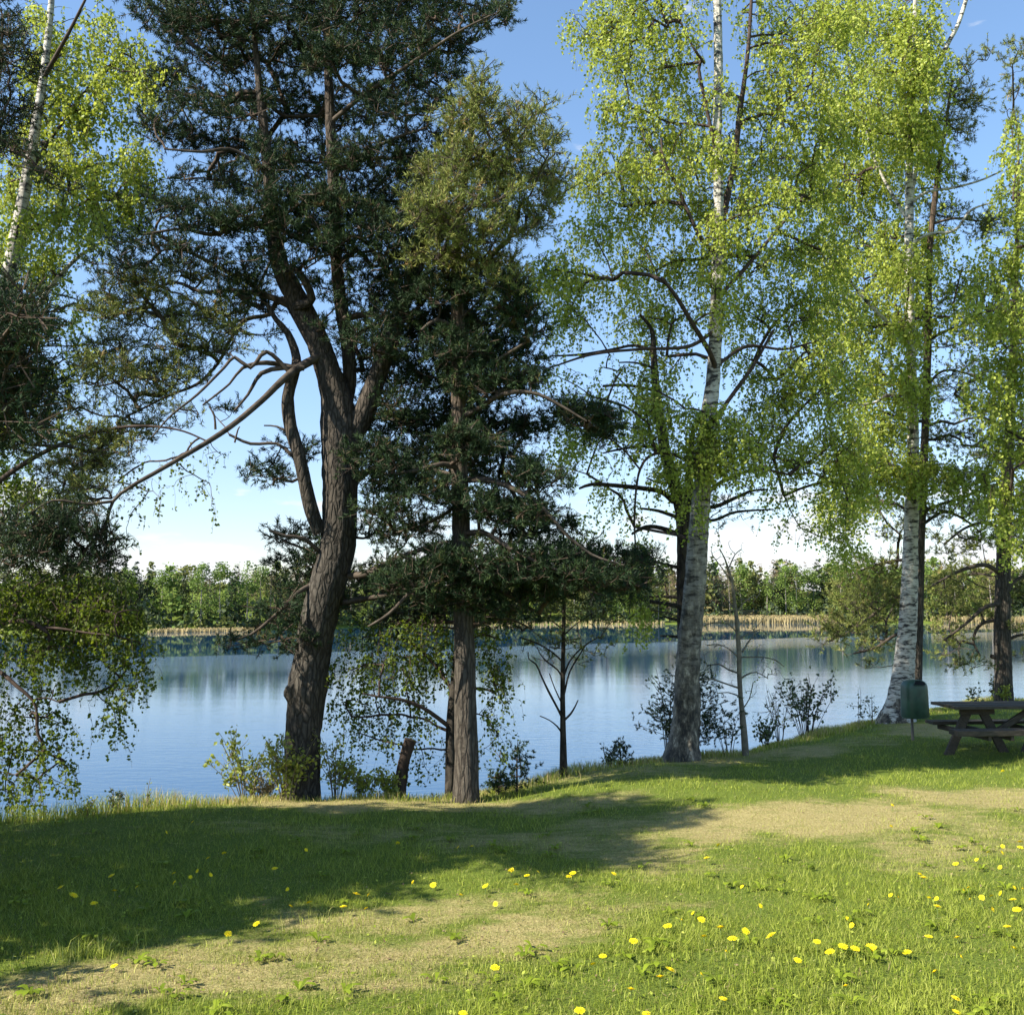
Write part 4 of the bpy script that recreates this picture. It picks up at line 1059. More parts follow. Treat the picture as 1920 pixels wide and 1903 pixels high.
cl9 = [(80, 30, 40, 30, .8), (130, 90, 50, 40), (180, 40, 34, 40, .8), (90, 130, 40, 40), (150, 170, 50, 36), (215, 120, 40, 40), (260, 110, 40, 46), (285, 150, 24, 34, .8), (110, 210, 50, 40), (200, 220, 50, 34, .7), (60, 260, 50, 40), (130, 290, 55, 36), (210, 300, 40, 30, .6), (260, 290, 32, 34), (170, 330, 45, 30),
       (60, 350, 45, 40), (130, 400, 55, 36), (210, 370, 55, 34), (262, 340, 36, 34), (60, 440, 45, 36), (40, 410, 30, 30, .8), (90, 480, 34, 36), (170, 430, 40, 20, .6), (80, 500, 22, 30, 1.1), (20, 340, 30, 40), (5, 450, 30, 40), (150, 560, 50, 20, .6), (100, 600, 34, 20, .5), (150, 660, 30, 24, .6), (80, 700, 36, 30, .6), (120, 780, 40, 30, .5), (30, 560, 30, 30, .7),
       (30, 880, 34, 40), (20, 960, 30, 36), (60, 920, 34, 26, .6), (10, 780, 30, 40)]
cl9b = [(60, 1075, 60, 26, 1.1), (130, 1080, 56, 24, 1.1), (190, 1090, 46, 26), (40, 1120, 60, 26, 1.1), (110, 1130, 56, 28, 1.1), (180, 1130, 50, 28, 1.1), (235, 1120, 30, 26), (230, 1150, 34, 26), (60, 1180, 60, 24), (140, 1180, 56, 24), (210, 1190, 46, 22), (262, 1200, 16, 22, .8), (30, 1230, 50, 20, .7), (110, 1230, 50, 20, .7), (180, 1230, 50, 22, .9), (245, 1240, 26, 22, .9),
        (230, 1290, 22, 18, .8), (215, 1330, 13, 26, 1.), (195, 1290, 20, 16, .7), (225, 1370, 8, 12, 1.), (100, 1290, 36, 22, .6), (60, 1340, 36, 26, .6), (110, 1350, 24, 26, .6), (20, 1330, 30, 30, .5), (40, 1400, 30, 24, .6), (120, 1420, 10, 26, 1.), (85, 1400, 22, 26, .7), (30, 1450, 30, 16, .7), (70, 1460, 26, 12, .7), (10, 1480, 30, 16, .8), (60, 1500, 30, 8, .8), (125, 1470, 7, 14, 1), (10, 1400, 22, 30, .7),
        (-60, 1250, 60, 70, .5), (-60, 1120, 60, 50, .5)]
cl9c = [(385, 850, 20, 18, .7), (392, 900, 9, 26, .9), (396, 945, 7, 20, 1.), (350, 845, 26, 16, .6), (310, 860, 24, 18, .6), (260, 870, 26, 20, .6), (330, 900, 20, 16, .5), (270, 915, 26, 20, .6), (245, 960, 16, 20, .8), (238, 1000, 7, 16, .8), (300, 930, 20, 14, .4), (340, 870, 20, 16, .5), (220, 900, 26, 20, .5), (415, 850, 12, 12, .3)]
birch9 = build_tree('birch_tree', 'birch at the far left, leaves filling the upper left corner behind dark conifer boughs', b9, trunk9, limbs9, cl9, Y9, 1.2, 18, 'leaf',
                    M['birch_bark'], M['birch_twig'], M['birch_leaf'], flare=0.3, sides=14, limb_mat=M['birch_twig'],
                    opts=dict(per=4, L=(.2, .6), size=.054), branch_opts=dict(want=0.15, bend=0.3, wig=0.08, r0=0.0028, rmax=0.03))
H9 = [spline(P4(l, Y9), 0.12) for l in limbs9]
more_foliage(birch9, b9, [H9[3], H9[4], H9[5], H9[6]], cl9b, Y9 - 1.4, 0.45, 17, 'leaf', M['birch_twig'], M['birch_leaf_shaded'], 'low hanging curtain of leaves over the water',
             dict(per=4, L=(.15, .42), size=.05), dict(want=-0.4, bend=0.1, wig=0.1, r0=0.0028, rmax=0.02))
more_foliage(birch9, b9, [H9[2]], cl9c, Y9 - 1.35, 0.2, 12, 'leaf', M['birch_twig'], M['birch_leaf_shaded'], 'thin hanging sprigs against the clouds',
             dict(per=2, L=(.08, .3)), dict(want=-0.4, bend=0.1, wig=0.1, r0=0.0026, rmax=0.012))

# ------------------------------------------------------------------ two conifers outside the left edge, bough tips reaching in


def edge_conifer(label, X, Y, H, R0, zlow, edge, seeds, Yedge, xoff, cut):
    base = (X, Y, float(land_z(X, Y)))
    root = thing('spruce_tree', label, 'tree', base)
    tp = spline(np.array([(X, Y, base[2] - .3, .17), (X + .02, Y, H * .2, .14), (X, Y + .05, H * .5, .10), (X + .03, Y, H * .8, .05), (X, Y, H, .01)]), 0.1)
    g = Geo(); tubes(g, tp[:, :3], tp[:, 3], 14, rough=.04, ridges=.5); g.obj('trunk', M['pine_bark'], root, base, True)
    cs_ = []; ts_ = []
    for x, y, rx, ry in edge:
        Ye = Yedge + RNG.uniform(-.3, .3)
        x += xoff
        cs_.append(P(x, y, Ye))
        for k in range(max(3, int(rx * ry / 1000 * 15))):
            a = RNG.uniform(0, 6.28); r = math.sqrt(RNG.uniform(0, 1))
            ts_.append(P(x + rx * r * math.cos(a), y + ry * r * math.sin(a), Ye + RNG.normal(0, .22)))
    PP, RR, tips, dirs = grow_tree([tp], np.array(cs_), np.array(ts_), want=-0.3, bend=0.05, wig=0.08, r0=0.004, rmax=0.03)
    tw = Geo(); fo = Geo(); tubes(tw, PP, RR, 4)
    needles(fo, tips, dirs, per=5, npn=22, nl=0.045, nw=0.009, up=0.1, L=(.12, .24), twig=tw)
    # the rest of the crown, out of sight; its shade lies on the lawn
    cs_ = []; ts_ = []
    for k in range(seeds):
        f = RNG.uniform(0, 1) ** 1.25; z = zlow + (H - .2 - zlow) * f; a = RNG.uniform(0, 6.28)
        r = R0 * (1 - f) ** .85 * RNG.uniform(.1, 1) ** .5 + .05
        c = np.array([X + r * math.cos(a), Y + r * math.sin(a), z])
        if c[1] > 0 and (c[0] / c[1]) * F_PX + 960 > cut: continue
        cs_.append(c)
        for j in range(7): ts_.append(c + RNG.normal(0, 1, 3) * np.array([.26, .26, .10]))
    PP, RR, tips, dirs = grow_tree([tp], np.array(cs_), np.array(ts_), K=3, want=-0.3, bend=0.05, wig=0.08, r0=0.004, rmax=0.03)
    tubes(tw, PP, RR, 3)
    needles(fo, tips, dirs, per=4, npn=9, nl=0.11, nw=0.055, up=0.1, L=(.15, .3), twig=tw)
    tw.obj('twigs', M['pine_twig'], root, base, True, kind='stuff'); fo.obj('foliage', M['needle_dark'], root, base, kind='stuff')


edge_conifer('dark conifer bough tips jutting in low down at the left edge, nearest the viewer', -7.3, 6.5, 8.2, 3.1, .5,
             [(20, 570, 50, 40), (70, 580, 50, 34), (100, 600, 28, 22), (30, 640, 60, 40), (80, 660, 44, 30), (50, 710, 60, 36), (100, 730, 34, 24), (20, 770, 60, 40), (80, 780, 46, 26), (110, 800, 30, 12), (40, 820, 44, 16), (5, 700, 50, 60), (-10, 620, 60, 60)], 480, 6.8, -42, -190)
edge_conifer('dark conifer bough slanting down from the top left corner to a single point', -8.2, 11.3, 10.5, 1.5, 5.0,
             [(20, 30, 26, 50), (30, 90, 36, 40), (60, 130, 26, 34), (40, 200, 46, 30), (78, 205, 18, 14), (10, 260, 50, 30), (40, 285, 44, 20), (80, 312, 36, 16), (115, 336, 28, 12), (145, 354, 15, 5), (5, 120, 36, 70), (10, 230, 40, 50)], 60, 11.6, -14, -80)

# ------------------------------------------------------------------ small birch hanging over the water behind the straight pine
b11 = foot_at(848, Y2 + 0.7); Y11 = b11[1]
trunk11 = [(846, 1480, 22), (845, 1400, 20), (846, 1340, 18), (852, 1280, 16), (858, 1220, 14), (862, 1160, 12), (862, 1100, 9), (858, 1040, 6)]
limbs11 = [
    [(846, 1365, 9), (820, 1345, 8, -.1), (790, 1325, 7, -.2), (750, 1311, 6, -.3), (710, 1306, 4, -.4), (680, 1300, 3, -.4)],
    [(846, 1372, 7), (820, 1362, 5, .1), (806, 1352, 3, .2)],
    [(852, 1300, 7), (810, 1240, 6, .2), (760, 1200, 5, .3), (700, 1190, 3, .4)],
    [(856, 1300, 7), (900, 1290, 5, .3), (930, 1300, 3, .4)],
    [(860, 1220, 7), (900, 1190, 5, .2), (940, 1200, 3, .3)],
]
cl11 = [(680, 1190, 40, 24), (740, 1175, 46, 20, 1.1), (800, 1170, 40, 22, 1.1), (660, 1250, 40, 26, .8), (720, 1240, 46, 30, .8), (780, 1230, 40, 34), (830, 1220, 26, 40), (700, 1290, 40, 16, .9), (760, 1280, 36, 20, .9), (640, 1310, 26, 26, .6), (660, 1340, 20, 20, .6), (690, 1340, 26, 24, .7), (730, 1335, 26, 26, .7), (770, 1340, 24, 26, .7), (800, 1330, 20, 20, .6),
        (910, 1200, 30, 26, .8), (930, 1240, 24, 34, 1), (935, 1290, 16, 40, 1), (915, 1340, 10, 26, .9), (935, 1370, 8, 30, .9), (908, 1400, 7, 16, .8), (940, 1420, 6, 22, .8), (735, 1390, 14, 16, .7), (700, 1380, 12, 16, .7), (675, 1370, 10, 22, .6), (790, 1400, 12, 24, .8), (800, 1440, 10, 16, .7), (835, 1400, 8, 26, .9), (650, 1380, 12, 14, .5), (870, 1170, 50, 16, .7), (920, 1160, 40, 14, .6)]
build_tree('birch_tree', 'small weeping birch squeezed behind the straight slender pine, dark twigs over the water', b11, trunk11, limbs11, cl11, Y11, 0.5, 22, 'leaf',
           M['dark_bark'], M['birch_twig'], M['birch_leaf_shaded'], flare=0.2, sides=12, limb_mat=M['birch_twig'],
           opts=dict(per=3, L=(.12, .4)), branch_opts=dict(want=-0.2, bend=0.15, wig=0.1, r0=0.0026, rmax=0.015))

# ------------------------------------------------------------------ young dark sapling between pine and birch
b12 = foot(1056, 1446); Y12 = b12[1]
trunk12 = [(1056, 1448, 13), (1056, 1400, 12), (1055, 1340, 10), (1055, 1280, 9), (1056, 1220, 8), (1057, 1160, 7), (1058, 1100, 6), (1057, 1040, 5), (1056, 980, 3)]
limbs12 = [
    [(1054, 1345, 5), (1044, 1325, 4, -.1), (1028, 1295, 4, -.2), (1014, 1265, 3, -.2), (1005, 1245, 3, -.3), (992, 1236, 2, -.3), (990, 1222, 2, -.3)],
    [(1058, 1350, 5), (1070, 1338, 4, .1), (1078, 1325, 3, .1), (1084, 1312, 2, .1)],
    [(1058, 1300, 4), (1068, 1260, 3, 0), (1084, 1232, 3, 0), (1098, 1210, 2, 0)],
    [(1058, 1265, 4), (1068, 1240, 3, .1), (1090, 1215, 3, .1), (1120, 1195, 2, .1)],
    [(1054, 1270, 4), (1045, 1255, 3, .1), (1025, 1240, 3, .1), (1012, 1225, 2, .1)],
    [(1054, 1375, 4), (1045, 1362, 3, 0), (1030, 1350, 2, 0), (1012, 1342, 2, 0)],
    [(1054, 1320, 3), (1040, 1290, 2, 0), (1030, 1262, 2, 0)],
    [(1054, 1240, 4), (1035, 1222, 3, -.1), (1005, 1205, 3, -.2), (975, 1195, 2, -.2)],
    [(1058, 1190, 3), (1080, 1170, 2, 0), (1110, 1150, 2, 0)],
    [(1056, 1180, 3), (1030, 1160, 2, .1), (1010, 1140, 2, .1)],
]
cl12 = [(1030, 1215, 30, 10, 1), (1000, 1200, 28, 9, 1), (1090, 1212, 30, 10, 1), (1125, 1222, 26, 9, .9), (1140, 1205, 20, 9, .8), (1060, 1200, 36, 14, .9), (1080, 1160, 40, 16, .9), (1030, 1150, 36, 16, .9), (1110, 1140, 30, 16, .8), (1060, 1120, 34, 18, .9), (1080, 1240, 22, 8, .8), (1040, 1240, 22, 8, .8), (1060, 1080, 30, 18, .8), (1140, 1170, 30, 12, .8), (1090, 1100, 30, 16, .8)]
build_tree('sapling', 'thin dark young tree with upswept side branches, alone between the slender pine and the birch', b12, trunk12, limbs12, cl12, Y12, 0.35, 16, 'needle',
           M['dark_bark'], M['pine_branch'], M['needle_olive_lit'], flare=0.2, sides=10, limb_mat=M['dark_bark'],
           opts=dict(per=3, npn=14, L=(.05, .12), nl=.05), branch_opts=dict(want=0.1, bend=0.1, wig=0.1, r0=0.0026, rmax=0.008))

# ------------------------------------------------------------------ nearly leafless alder sapling right of the birch
b13 = foot(1397, 1402); Y13 = b13[1]
trunk13 = [(1397, 1404, 12), (1394, 1360, 11), (1389, 1310, 9), (1386, 1260, 9), (1386, 1230, 9), (1384, 1200, 9), (1381, 1160, 8), (1376, 1120, 6), (1372, 1090, 6), (1366, 1070, 5), (1360, 1050, 3), (1350, 1030, 2)]
limbs13 = [
    [(1386, 1290, 4), (1365, 1283, 3, -.1), (1345, 1276, 3, -.2), (1330, 1272, 3, -.2), (1300, 1278, 2, -.3)],
    [(1385, 1262, 4), (1365, 1255, 3, .1), (1348, 1245, 3, .1), (1325, 1248, 2, .2)],
    [(1389, 1272, 4), (1400, 1265, 3, 0), (1418, 1260, 2, 0), (1440, 1272, 2, 0)],
    [(1386, 1305, 3), (1365, 1298, 2, .1), (1345, 1300, 2, .1)],
    [(1384, 1232, 3), (1365, 1215, 2, -.1), (1345, 1208, 2, -.1), (1325, 1210, 2, -.1)],
    [(1392, 1222, 4), (1402, 1205, 3, .1), (1415, 1190, 2, .1)],
    [(1390, 1232, 3), (1430, 1232, 2, -.1), (1455, 1238, 2, -.1), (1470, 1250, 1.6, -.1)],
    [(1381, 1185, 3), (1365, 1170, 2, 0), (1340, 1167, 2, 0), (1322, 1172, 2, 0)],
    [(1384, 1200, 3), (1400, 1190, 2, 0), (1425, 1180, 2, 0)],
    [(1376, 1140, 3), (1360, 1120, 2, .1), (1345, 1110, 2, .1)],
    [(1380, 1150, 3), (1395, 1130, 2, 0), (1415, 1115, 2, 0)],
    [(1392, 1330, 3), (1405, 1310, 2, 0), (1412, 1280, 2, 0)],
    [(1372, 1090, 3), (1350, 1060, 2, 0), (1335, 1040, 2, 0)],
    [(1366, 1066, 3), (1378, 1040, 2, 0), (1390, 1030, 2, 0)],
]
root13 = build_tree('alder_sapling', 'nearly leafless pale sapling with fine twigs, right of the rough-footed birch', b13, trunk13, limbs13, None, Y13, 0.3, 10, 'leaf',
                    M['grey_twig'], M['grey_twig'], M['birch_leaf'], flare=0.2, sides=10, limb_mat=M['grey_twig'])
cs, ts = scatter([(1345, 1280, 30, 14), (1345, 1245, 30, 16), (1340, 1210, 30, 16), (1345, 1172, 30, 16), (1430, 1265, 26, 20), (1440, 1240, 30, 14), (1415, 1195, 26, 20), (1350, 1110, 26, 24), (1405, 1120, 26, 24), (1350, 1040, 26, 20), (1385, 1030, 24, 20), (1370, 1150, 30, 20), (1410, 1160, 30, 20), (1410, 1290, 16, 16)], Y13, 0.2, 26)
PP, RR, tips, dirs = grow_tree([spline(P4(l, Y13), 0.1) for l in limbs13], cs, ts, want=0.2, bend=0.15, wig=0.15, r0=0.003, rmax=0.008)
tw = Geo(); tubes(tw, PP, RR, 3); tw.obj('twigs', M['grey_twig'], root13, b13, True, kind='stuff')
fo = Geo(); k = RNG.integers(0, len(tips), 260); leaves(fo, tips[k] + RNG.normal(0, .03, (260, 3)), 0.03); fo.obj('foliage', M['birch_leaf'], root13, b13, kind='stuff')

# ------------------------------------------------------------------ shrubs, seedlings and weeds along the bank


def shrub(name, label, cat, x, Y, stems, h_px, spread_px, leaf, mat, twig_mat, per_stem=26, group=None, sparse=1.0, lean=0, side=3, top_only=0.3):
    base = foot_at(x, Y)
    root = thing(name, label, cat, base, group)
    tw = Geo(); fo = Geo()
    s = Y / F_PX
    ps = []; allp = []
    for i in range(stems):
        h = h_px * s * RNG.uniform(.55, 1.0); dx = RNG.uniform(-1, 1) * spread_px * s + lean * s * h_px
        dy = RNG.uniform(-.6, .6) * spread_px * s
        b = np.array(base) + np.array([dx * .18, dy * .18, -.05])
        e = np.array(base) + np.array([dx, dy, h])
        c = (b + e) / 2 + np.array([-dx * .2, -dy * .2, h * .15]) + RNG.normal(0, .04, 3) * h
        u = np.linspace(0, 1, 7)[:, None]
        p = (1 - u) ** 2 * b + 2 * u * (1 - u) * c + u * u * e
        ps.append(p)
        for q in range(side):
            k = RNG.uniform(.35, .9); i0 = int(k * 6)
            a = p[i0]; d = unit(RNG.normal(0, 1, 3) + np.array([0, 0, .7])) * h * RNG.uniform(.15, .35)
            u2 = np.linspace(0, 1, 7)[:, None]
            ps.append(a + d * u2 + np.array([0, 0, .1]) * u2 * u2 * h)
    ps = np.array(ps)
    rad = np.linspace(.006, .0022, 7)[None] * np.ones((len(ps), 1)) * max(1, h_px * s)
    tubes(tw, ps, rad, 4)
    n = int(per_stem * len(ps) * sparse)
    if n:
        i = RNG.integers(0, len(ps), n); k = RNG.uniform(top_only, 1, n) * 6; i0 = np.minimum(k.astype(int), 5); f = (k - i0)[:, None]
        pp = ps[i, i0] * (1 - f) + ps[i, i0 + 1] * f + RNG.normal(0, leaf * .55, (n, 3))
        leaves(fo, pp, leaf, 0.0, aspect=.7)
        fo.obj('foliage', mat, root, base, kind='stuff')
    tw.obj('stems', twig_mat, root, base, True, kind='stuff')
    return root


shrub('bush', 'yellow-green leafy bush hugging the left foot of the forked pine', 'bush', 550, Y1 - .35, 17, 120, 50, .05, M['shrub_leaf'], M['grey_twig'], 13, top_only=.05)
shrub('shrub', 'airy pale-leaved shrub against the water, left of the forked pine', 'shrub', 480, Y1 - .2, 12, 135, 66, .055, M['shrub_leaf'], M['grey_twig'], 10, top_only=.4, lean=-.15)
shrub('shrub', 'low brownish thicket at the bank edge left of the yellow-green bush', 'shrub', 500, Y1 - .1, 22, 50, 46, .03, M['reed'], M['grey_twig'], 7)
shrub('shrub', 'pale green shrub just right of the forked pine foot', 'shrub', 640, Y1 - .1, 12, 115, 38, .05, M['shrub_leaf'], M['grey_twig'], 10)
shrub('shrub', 'low leafy shrub between the forked pine and the leaning stump', 'shrub', 690, Y1 - .1, 12, 66, 44, .05, M['shrub_leaf'], M['grey_twig'], 11)
shrub('shrub', 'small leafy sprig at the left side of the leaning stump', 'shrub', 734, Y1 - .1, 7, 56, 24, .055, M['shrub_leaf'], M['grey_twig'], 10)
shrub('shrub', 'broad dark leafy shrub over the water between the two birches', 'shrub', 1500, 17.4, 18, 122, 70, .07, M['dark_leaf'], M['dark_bark'], 7, side=3)
shrub('shrub', 'thin dark bare-stemmed shrub right of the leafless sapling', 'shrub', 1452, 16.6, 9, 110, 30, .05, M['dark_leaf'], M['dark_bark'], 3)
shrub('shrub', 'dark tangled shrub at the right foot of the nearest birch', 'shrub', 1356, 15.3, 8, 80, 44, .055, M['dark_leaf'], M['dark_bark'], 3)
shrub('shrub', 'sparse leafy shrub at the left side of the nearest birch', 'shrub', 1246, 15.2, 6, 170, 24, .05, M['dark_leaf'], M['dark_bark'], 6, top_only=.35)
shrub('shrub', 'low leafy shrub beside the alder sapling foot', 'shrub', 1425, 16.0, 7, 66, 24, .06, M['dark_leaf'], M['dark_bark'], 9)
shrub('weed', 'tall thin weed standing against the water left of the second birch', 'weed', 1594, 18.4, 2, 95, 9, .05, M['dark_leaf'], M['dark_bark'], 9)
shrub('weed', 'slender weed close to the left foot of the second birch', 'weed', 1622, 18.6, 3, 62, 14, .045, M['dark_leaf'], M['dark_bark'], 5)
shrub('weed', 'short dark weed left of the table, against the water', 'weed', 1812, 21.8, 3, 36, 10, .07, M['dark_leaf'], M['dark_bark'], 7)
shrub('weed', 'leafy weed just left of the right-hand pine foot', 'weed', 1842, 22.4, 4, 52, 14, .07, M['dark_leaf'], M['dark_bark'], 8)
shrub('weed', 'bright green sprig at the left foot of the right-hand pine', 'weed', 1868, 21.9, 4, 34, 10, .07, M['shrub_leaf'], M['grey_twig'], 9)
shrub('weed', 'small dark weed on the bank rim right of the dark sapling', 'weed', 1136, 13.6, 4, 46, 22, .05, M['dark_leaf'], M['dark_bark'], 7)
shrub('weed', 'short bushy weed on the bank rim, far left of the trees', 'weed', 238, 10.5, 3, 44, 10, .04, M['dark_leaf'], M['grey_twig'], 8)
shrub('weed', 'thin flowering stalk on the bank rim against the blue water at left', 'weed', 296, 10.7, 2, 60, 6, .025, M['shrub_leaf'], M['grey_twig'], 5)
shrub('weed', 'pale feathery weeds rising from the bank rim in the left corner', 'weed', 182, 10.4, 5, 40, 26, .03, M['shrub_leaf'], M['grey_twig'], 6)


def little_conifer(label, x, Y, h_px, w_px, mat, tiers, base_off=0.0):
    base = foot_at(x, Y)
    root = thing('conifer_seedling' if h_px < 90 else 'young_spruce', label, 'young conifer', base)
    s = Y / F_PX; H = h_px * s; W = w_px * s
    tr = spline(np.array([(base[0], base[1], base[2] - .1, .012 + .008 * H), (base[0], base[1], base[2] + H * .6, .008), (base[0] + .01, base[1], base[2] + H, .003)]), .05)
    g = Geo(); tubes(g, tr[:, :3], tr[:, 3], 6); g.obj('trunk', M['dark_bark'], root, base, True)
    tips = []; dirs = []; bp = []
    for t in range(tiers):
        f = .12 + .83 * t / tiers
        for k in range(6):
            a = k * 1.05 + t * .5 + RNG.uniform(-.3, .3)
            L = W * (1 - f) ** .8 * RNG.uniform(.7, 1.1)
            d = np.array([math.cos(a), math.sin(a), .35])
            p0 = np.array(base) + np.array([0, 0, H * f])
            u = np.linspace(0, 1, 4)[:, None]
            p = p0 + d * L * u
            bp.append(p)
            for q in np.linspace(.25, 1, max(2, int(L / .06))):
                tips.append(p0 + d * L * q); dirs.append(d)
    tips.append(np.array(base) + np.array([0, 0, H * .92])); dirs.append(np.array([0, 0, 1.]))
    tw = Geo(); tubes(tw, np.array(bp), np.linspace(.006, .002, 4)[None] * np.ones((len(bp), 1)), 4); tw.obj('twigs', M['pine_twig'], root, base, kind='stuff')
    fo = Geo(); needles(fo, np.array(tips), unit(np.array(dirs)), per=2, npn=22, nl=.035, L=(.05, .11), up=.1)
    fo.obj('foliage', mat, root, base, kind='stuff')


little_conifer('tiny pine seedling on the bank rim between the slender pine and the dark sapling', 969, 12.0, 92, 28, M['needle_dark'], 5)
little_conifer('young spruce half hidden behind the foot of the nearest birch', 1288, 14.9, 190, 105, M['needle_dark'], 11)
little_conifer('low dark seedling on the bank rim just right of the thin sapling', 1158, 13.9, 50, 16, M['needle_dark'], 4)
little_conifer('low dark conifer tuft at the right foot of the slender pine', 936, 11.9, 40, 26, M['needle_dark'], 4)

# ------------------------------------------------------------------ leaning broken stump
b = foot_at(752, Y1 + .15)
st = spline(P4([(748, 1500, 22), (752, 1460, 22), (757, 1430, 20), (764, 1405, 20), (770, 1386, 21)], Y1 + .15), .03)
g = Geo(); tubes(g, st[:, :3], st[:, 3], 16, cap=True, rough=.07, ridges=.8)
o = g.obj('stump', M['stump_wood'], None, b, True); o.location = b
o['label'] = 'leaning dark broken stump on the bank rim between the two pines'; o['category'] = 'stump'

# ------------------------------------------------------------------ litter bin on a post


def box_bm(bm, c, s, rot=None, bev=0.0):
    r = bmesh.ops.create_cube(bm, size=1)
    vs = r['verts']
    for v in vs:
        p = Vector((v.co.x * s[0], v.co.y * s[1], v.co.z * s[2]))
        if rot is not None: p.rotate(rot)
        v.co = p + Vector(c)
    if bev:
        es = list({e for v in vs for e in v.link_edges})
        bmesh.ops.bevel(bm, geom=es, offset=bev, segments=2, affect='EDGES', profile=.7)


def bm_obj(name, bm, mat, parent=None, smooth_=False, **props):
    me = bpy.data.meshes.new(name); bm.to_mesh(me); bm.free(); me.materials.append(mat)
    if smooth_:
        for p in me.polygons: p.use_smooth = True
    return link(name, me, parent, **props)


bb = foot(1718, 1393); Yb = bb[1]
sb = Yb / F_PX
bin_ = thing('litter_bin', 'dark green domed litter bin on a thin post in front of the second birch', 'litter bin', bb)
bin_.rotation_euler = (0, 0, math.radians(16))
bot = (1393 - 1350) * sb; topz = (1393 - 1282) * sb; wd = 48 * sb / 2; dp = wd * .78
# body: rounded-oblong section, dome on top with a wide dark mouth on the front
g = Geo()
prof = [(0.0, 1.0), (.02, 1.02), (.45, 1.0), (.72, .985), (.84, .96), (.90, .90), (.95, .78), (.985, .55), (1.0, .25), (1.003, 0.02)]
S = 40
an = np.linspace(0, 2 * math.pi, S, endpoint=False)
ca, sa = np.cos(an), np.sin(an)
e = .72
cx = np.sign(ca) * np.abs(ca) ** e; cy = np.sign(sa) * np.abs(sa) ** e
hh = topz - bot
rings = np.array([[(cx[i] * wd * w, cy[i] * dp * w, bot + hh * z) for i in range(S)] for z, w in prof])
ix = np.arange(len(prof) * S).reshape(len(prof), S)
q = np.stack([ix[:-1], np.roll(ix[:-1], -1, 1), np.roll(ix[1:], -1, 1), ix[1:]], -1)
g.add(rings.reshape(-1, 3), f4=q.reshape(-1, 4))
me = g.mesh('body', shade_smooth=True); me.materials.append(M['bin_green']); link('body', me, bin_)
# base plate lip, mouth and rim (mouth faces the lawn and curves over the dome front)
bm = bmesh.new(); bmesh.ops.create_cone(bm, cap_ends=True, segments=40, radius1=1, radius2=1, depth=.02)
for v in bm.verts: v.co = Vector((v.co.x * wd * 1.02, v.co.y * dp * 1.02, bot - .004 + v.co.z))
bm_obj('base_rim', bm, M['bin_green'], bin_)
g = Geo(); rim = Geo()
U, V = np.meshgrid(np.linspace(-.56, .56, 16), np.linspace(.855, .985, 7))
shape = np.interp(V, [z for z, w in prof], [w for z, w in prof])
half = np.interp(V, [.855, .875, .93, .985], [.40, .56, .50, .26])
ux = U / .56 * half
a = np.arcsin(np.clip(ux / np.maximum(shape, .3), -1, 1)) * .9
mx_ = np.sin(a); my_ = -np.cos(a) ** .72
pp = np.stack([np.sign(mx_) * np.abs(mx_) ** 1.0 * wd * shape * 1.02, my_ * dp * shape * 1.03 - .003, bot + hh * (V + .004)], -1)
ix = np.arange(U.size).reshape(U.shape)
g.add(pp.reshape(-1, 3), f4=np.stack([ix[:-1, :-1], ix[:-1, 1:], ix[1:, 1:], ix[1:, :-1]], -1).reshape(-1, 4))
me = g.mesh('opening_shade', shade_smooth=True); me.materials.append(M['bin_shade']); link('opening_shade', me, bin_)  # dark sheet on the closed body, coloured as the shade inside the mouth
loop = np.concatenate([pp[0], pp[1:, -1], pp[-1, ::-1][1:], pp[::-1, 0][1:]])
tubes(rim, loop + np.array([0, -.004, 0]), np.full(len(loop), .006), 6)
me = rim.mesh('opening_rim', shade_smooth=True); me.materials.append(M['bin_green']); link('opening_rim', me, bin_)
g = Geo(); tubes(g, np.array([(0, dp * .5, -.3), (0, dp * .5, bot * .5), (0, dp * .5, bot + .25)]), np.full(3, .022), 10)
me = g.mesh('post'); me.materials.append(M['steel']); link('post', me, bin_)

# ------------------------------------------------------------------ picnic table
pt = foot(1852, 1422)
Yt = pt[1]
pic = thing('picnic_table', 'weathered dark wooden picnic table with attached benches at the right edge', 'picnic table', (pt[0], Yt, float(land_z(pt[0], Yt)) - .01))
pic.rotation_euler = (0, 0, math.radians(4))


def plank(name, c, s, rot=None, parent=pic):
    bm = bmesh.new(); box_bm(bm, (0, 0, 0), s, None, .006)
    bmesh.ops.subdivide_edges(bm, edges=[e for e in bm.edges if abs(e.verts[0].co.x - e.verts[1].co.x) > .5], cuts=3)
    for v in bm.verts: v.co.z += random.gauss(0, .0012)
    o = bm_obj(name, bm, M['old_wood'], parent)
    o.location = c
    if rot: o.rotation_euler = rot
    return o


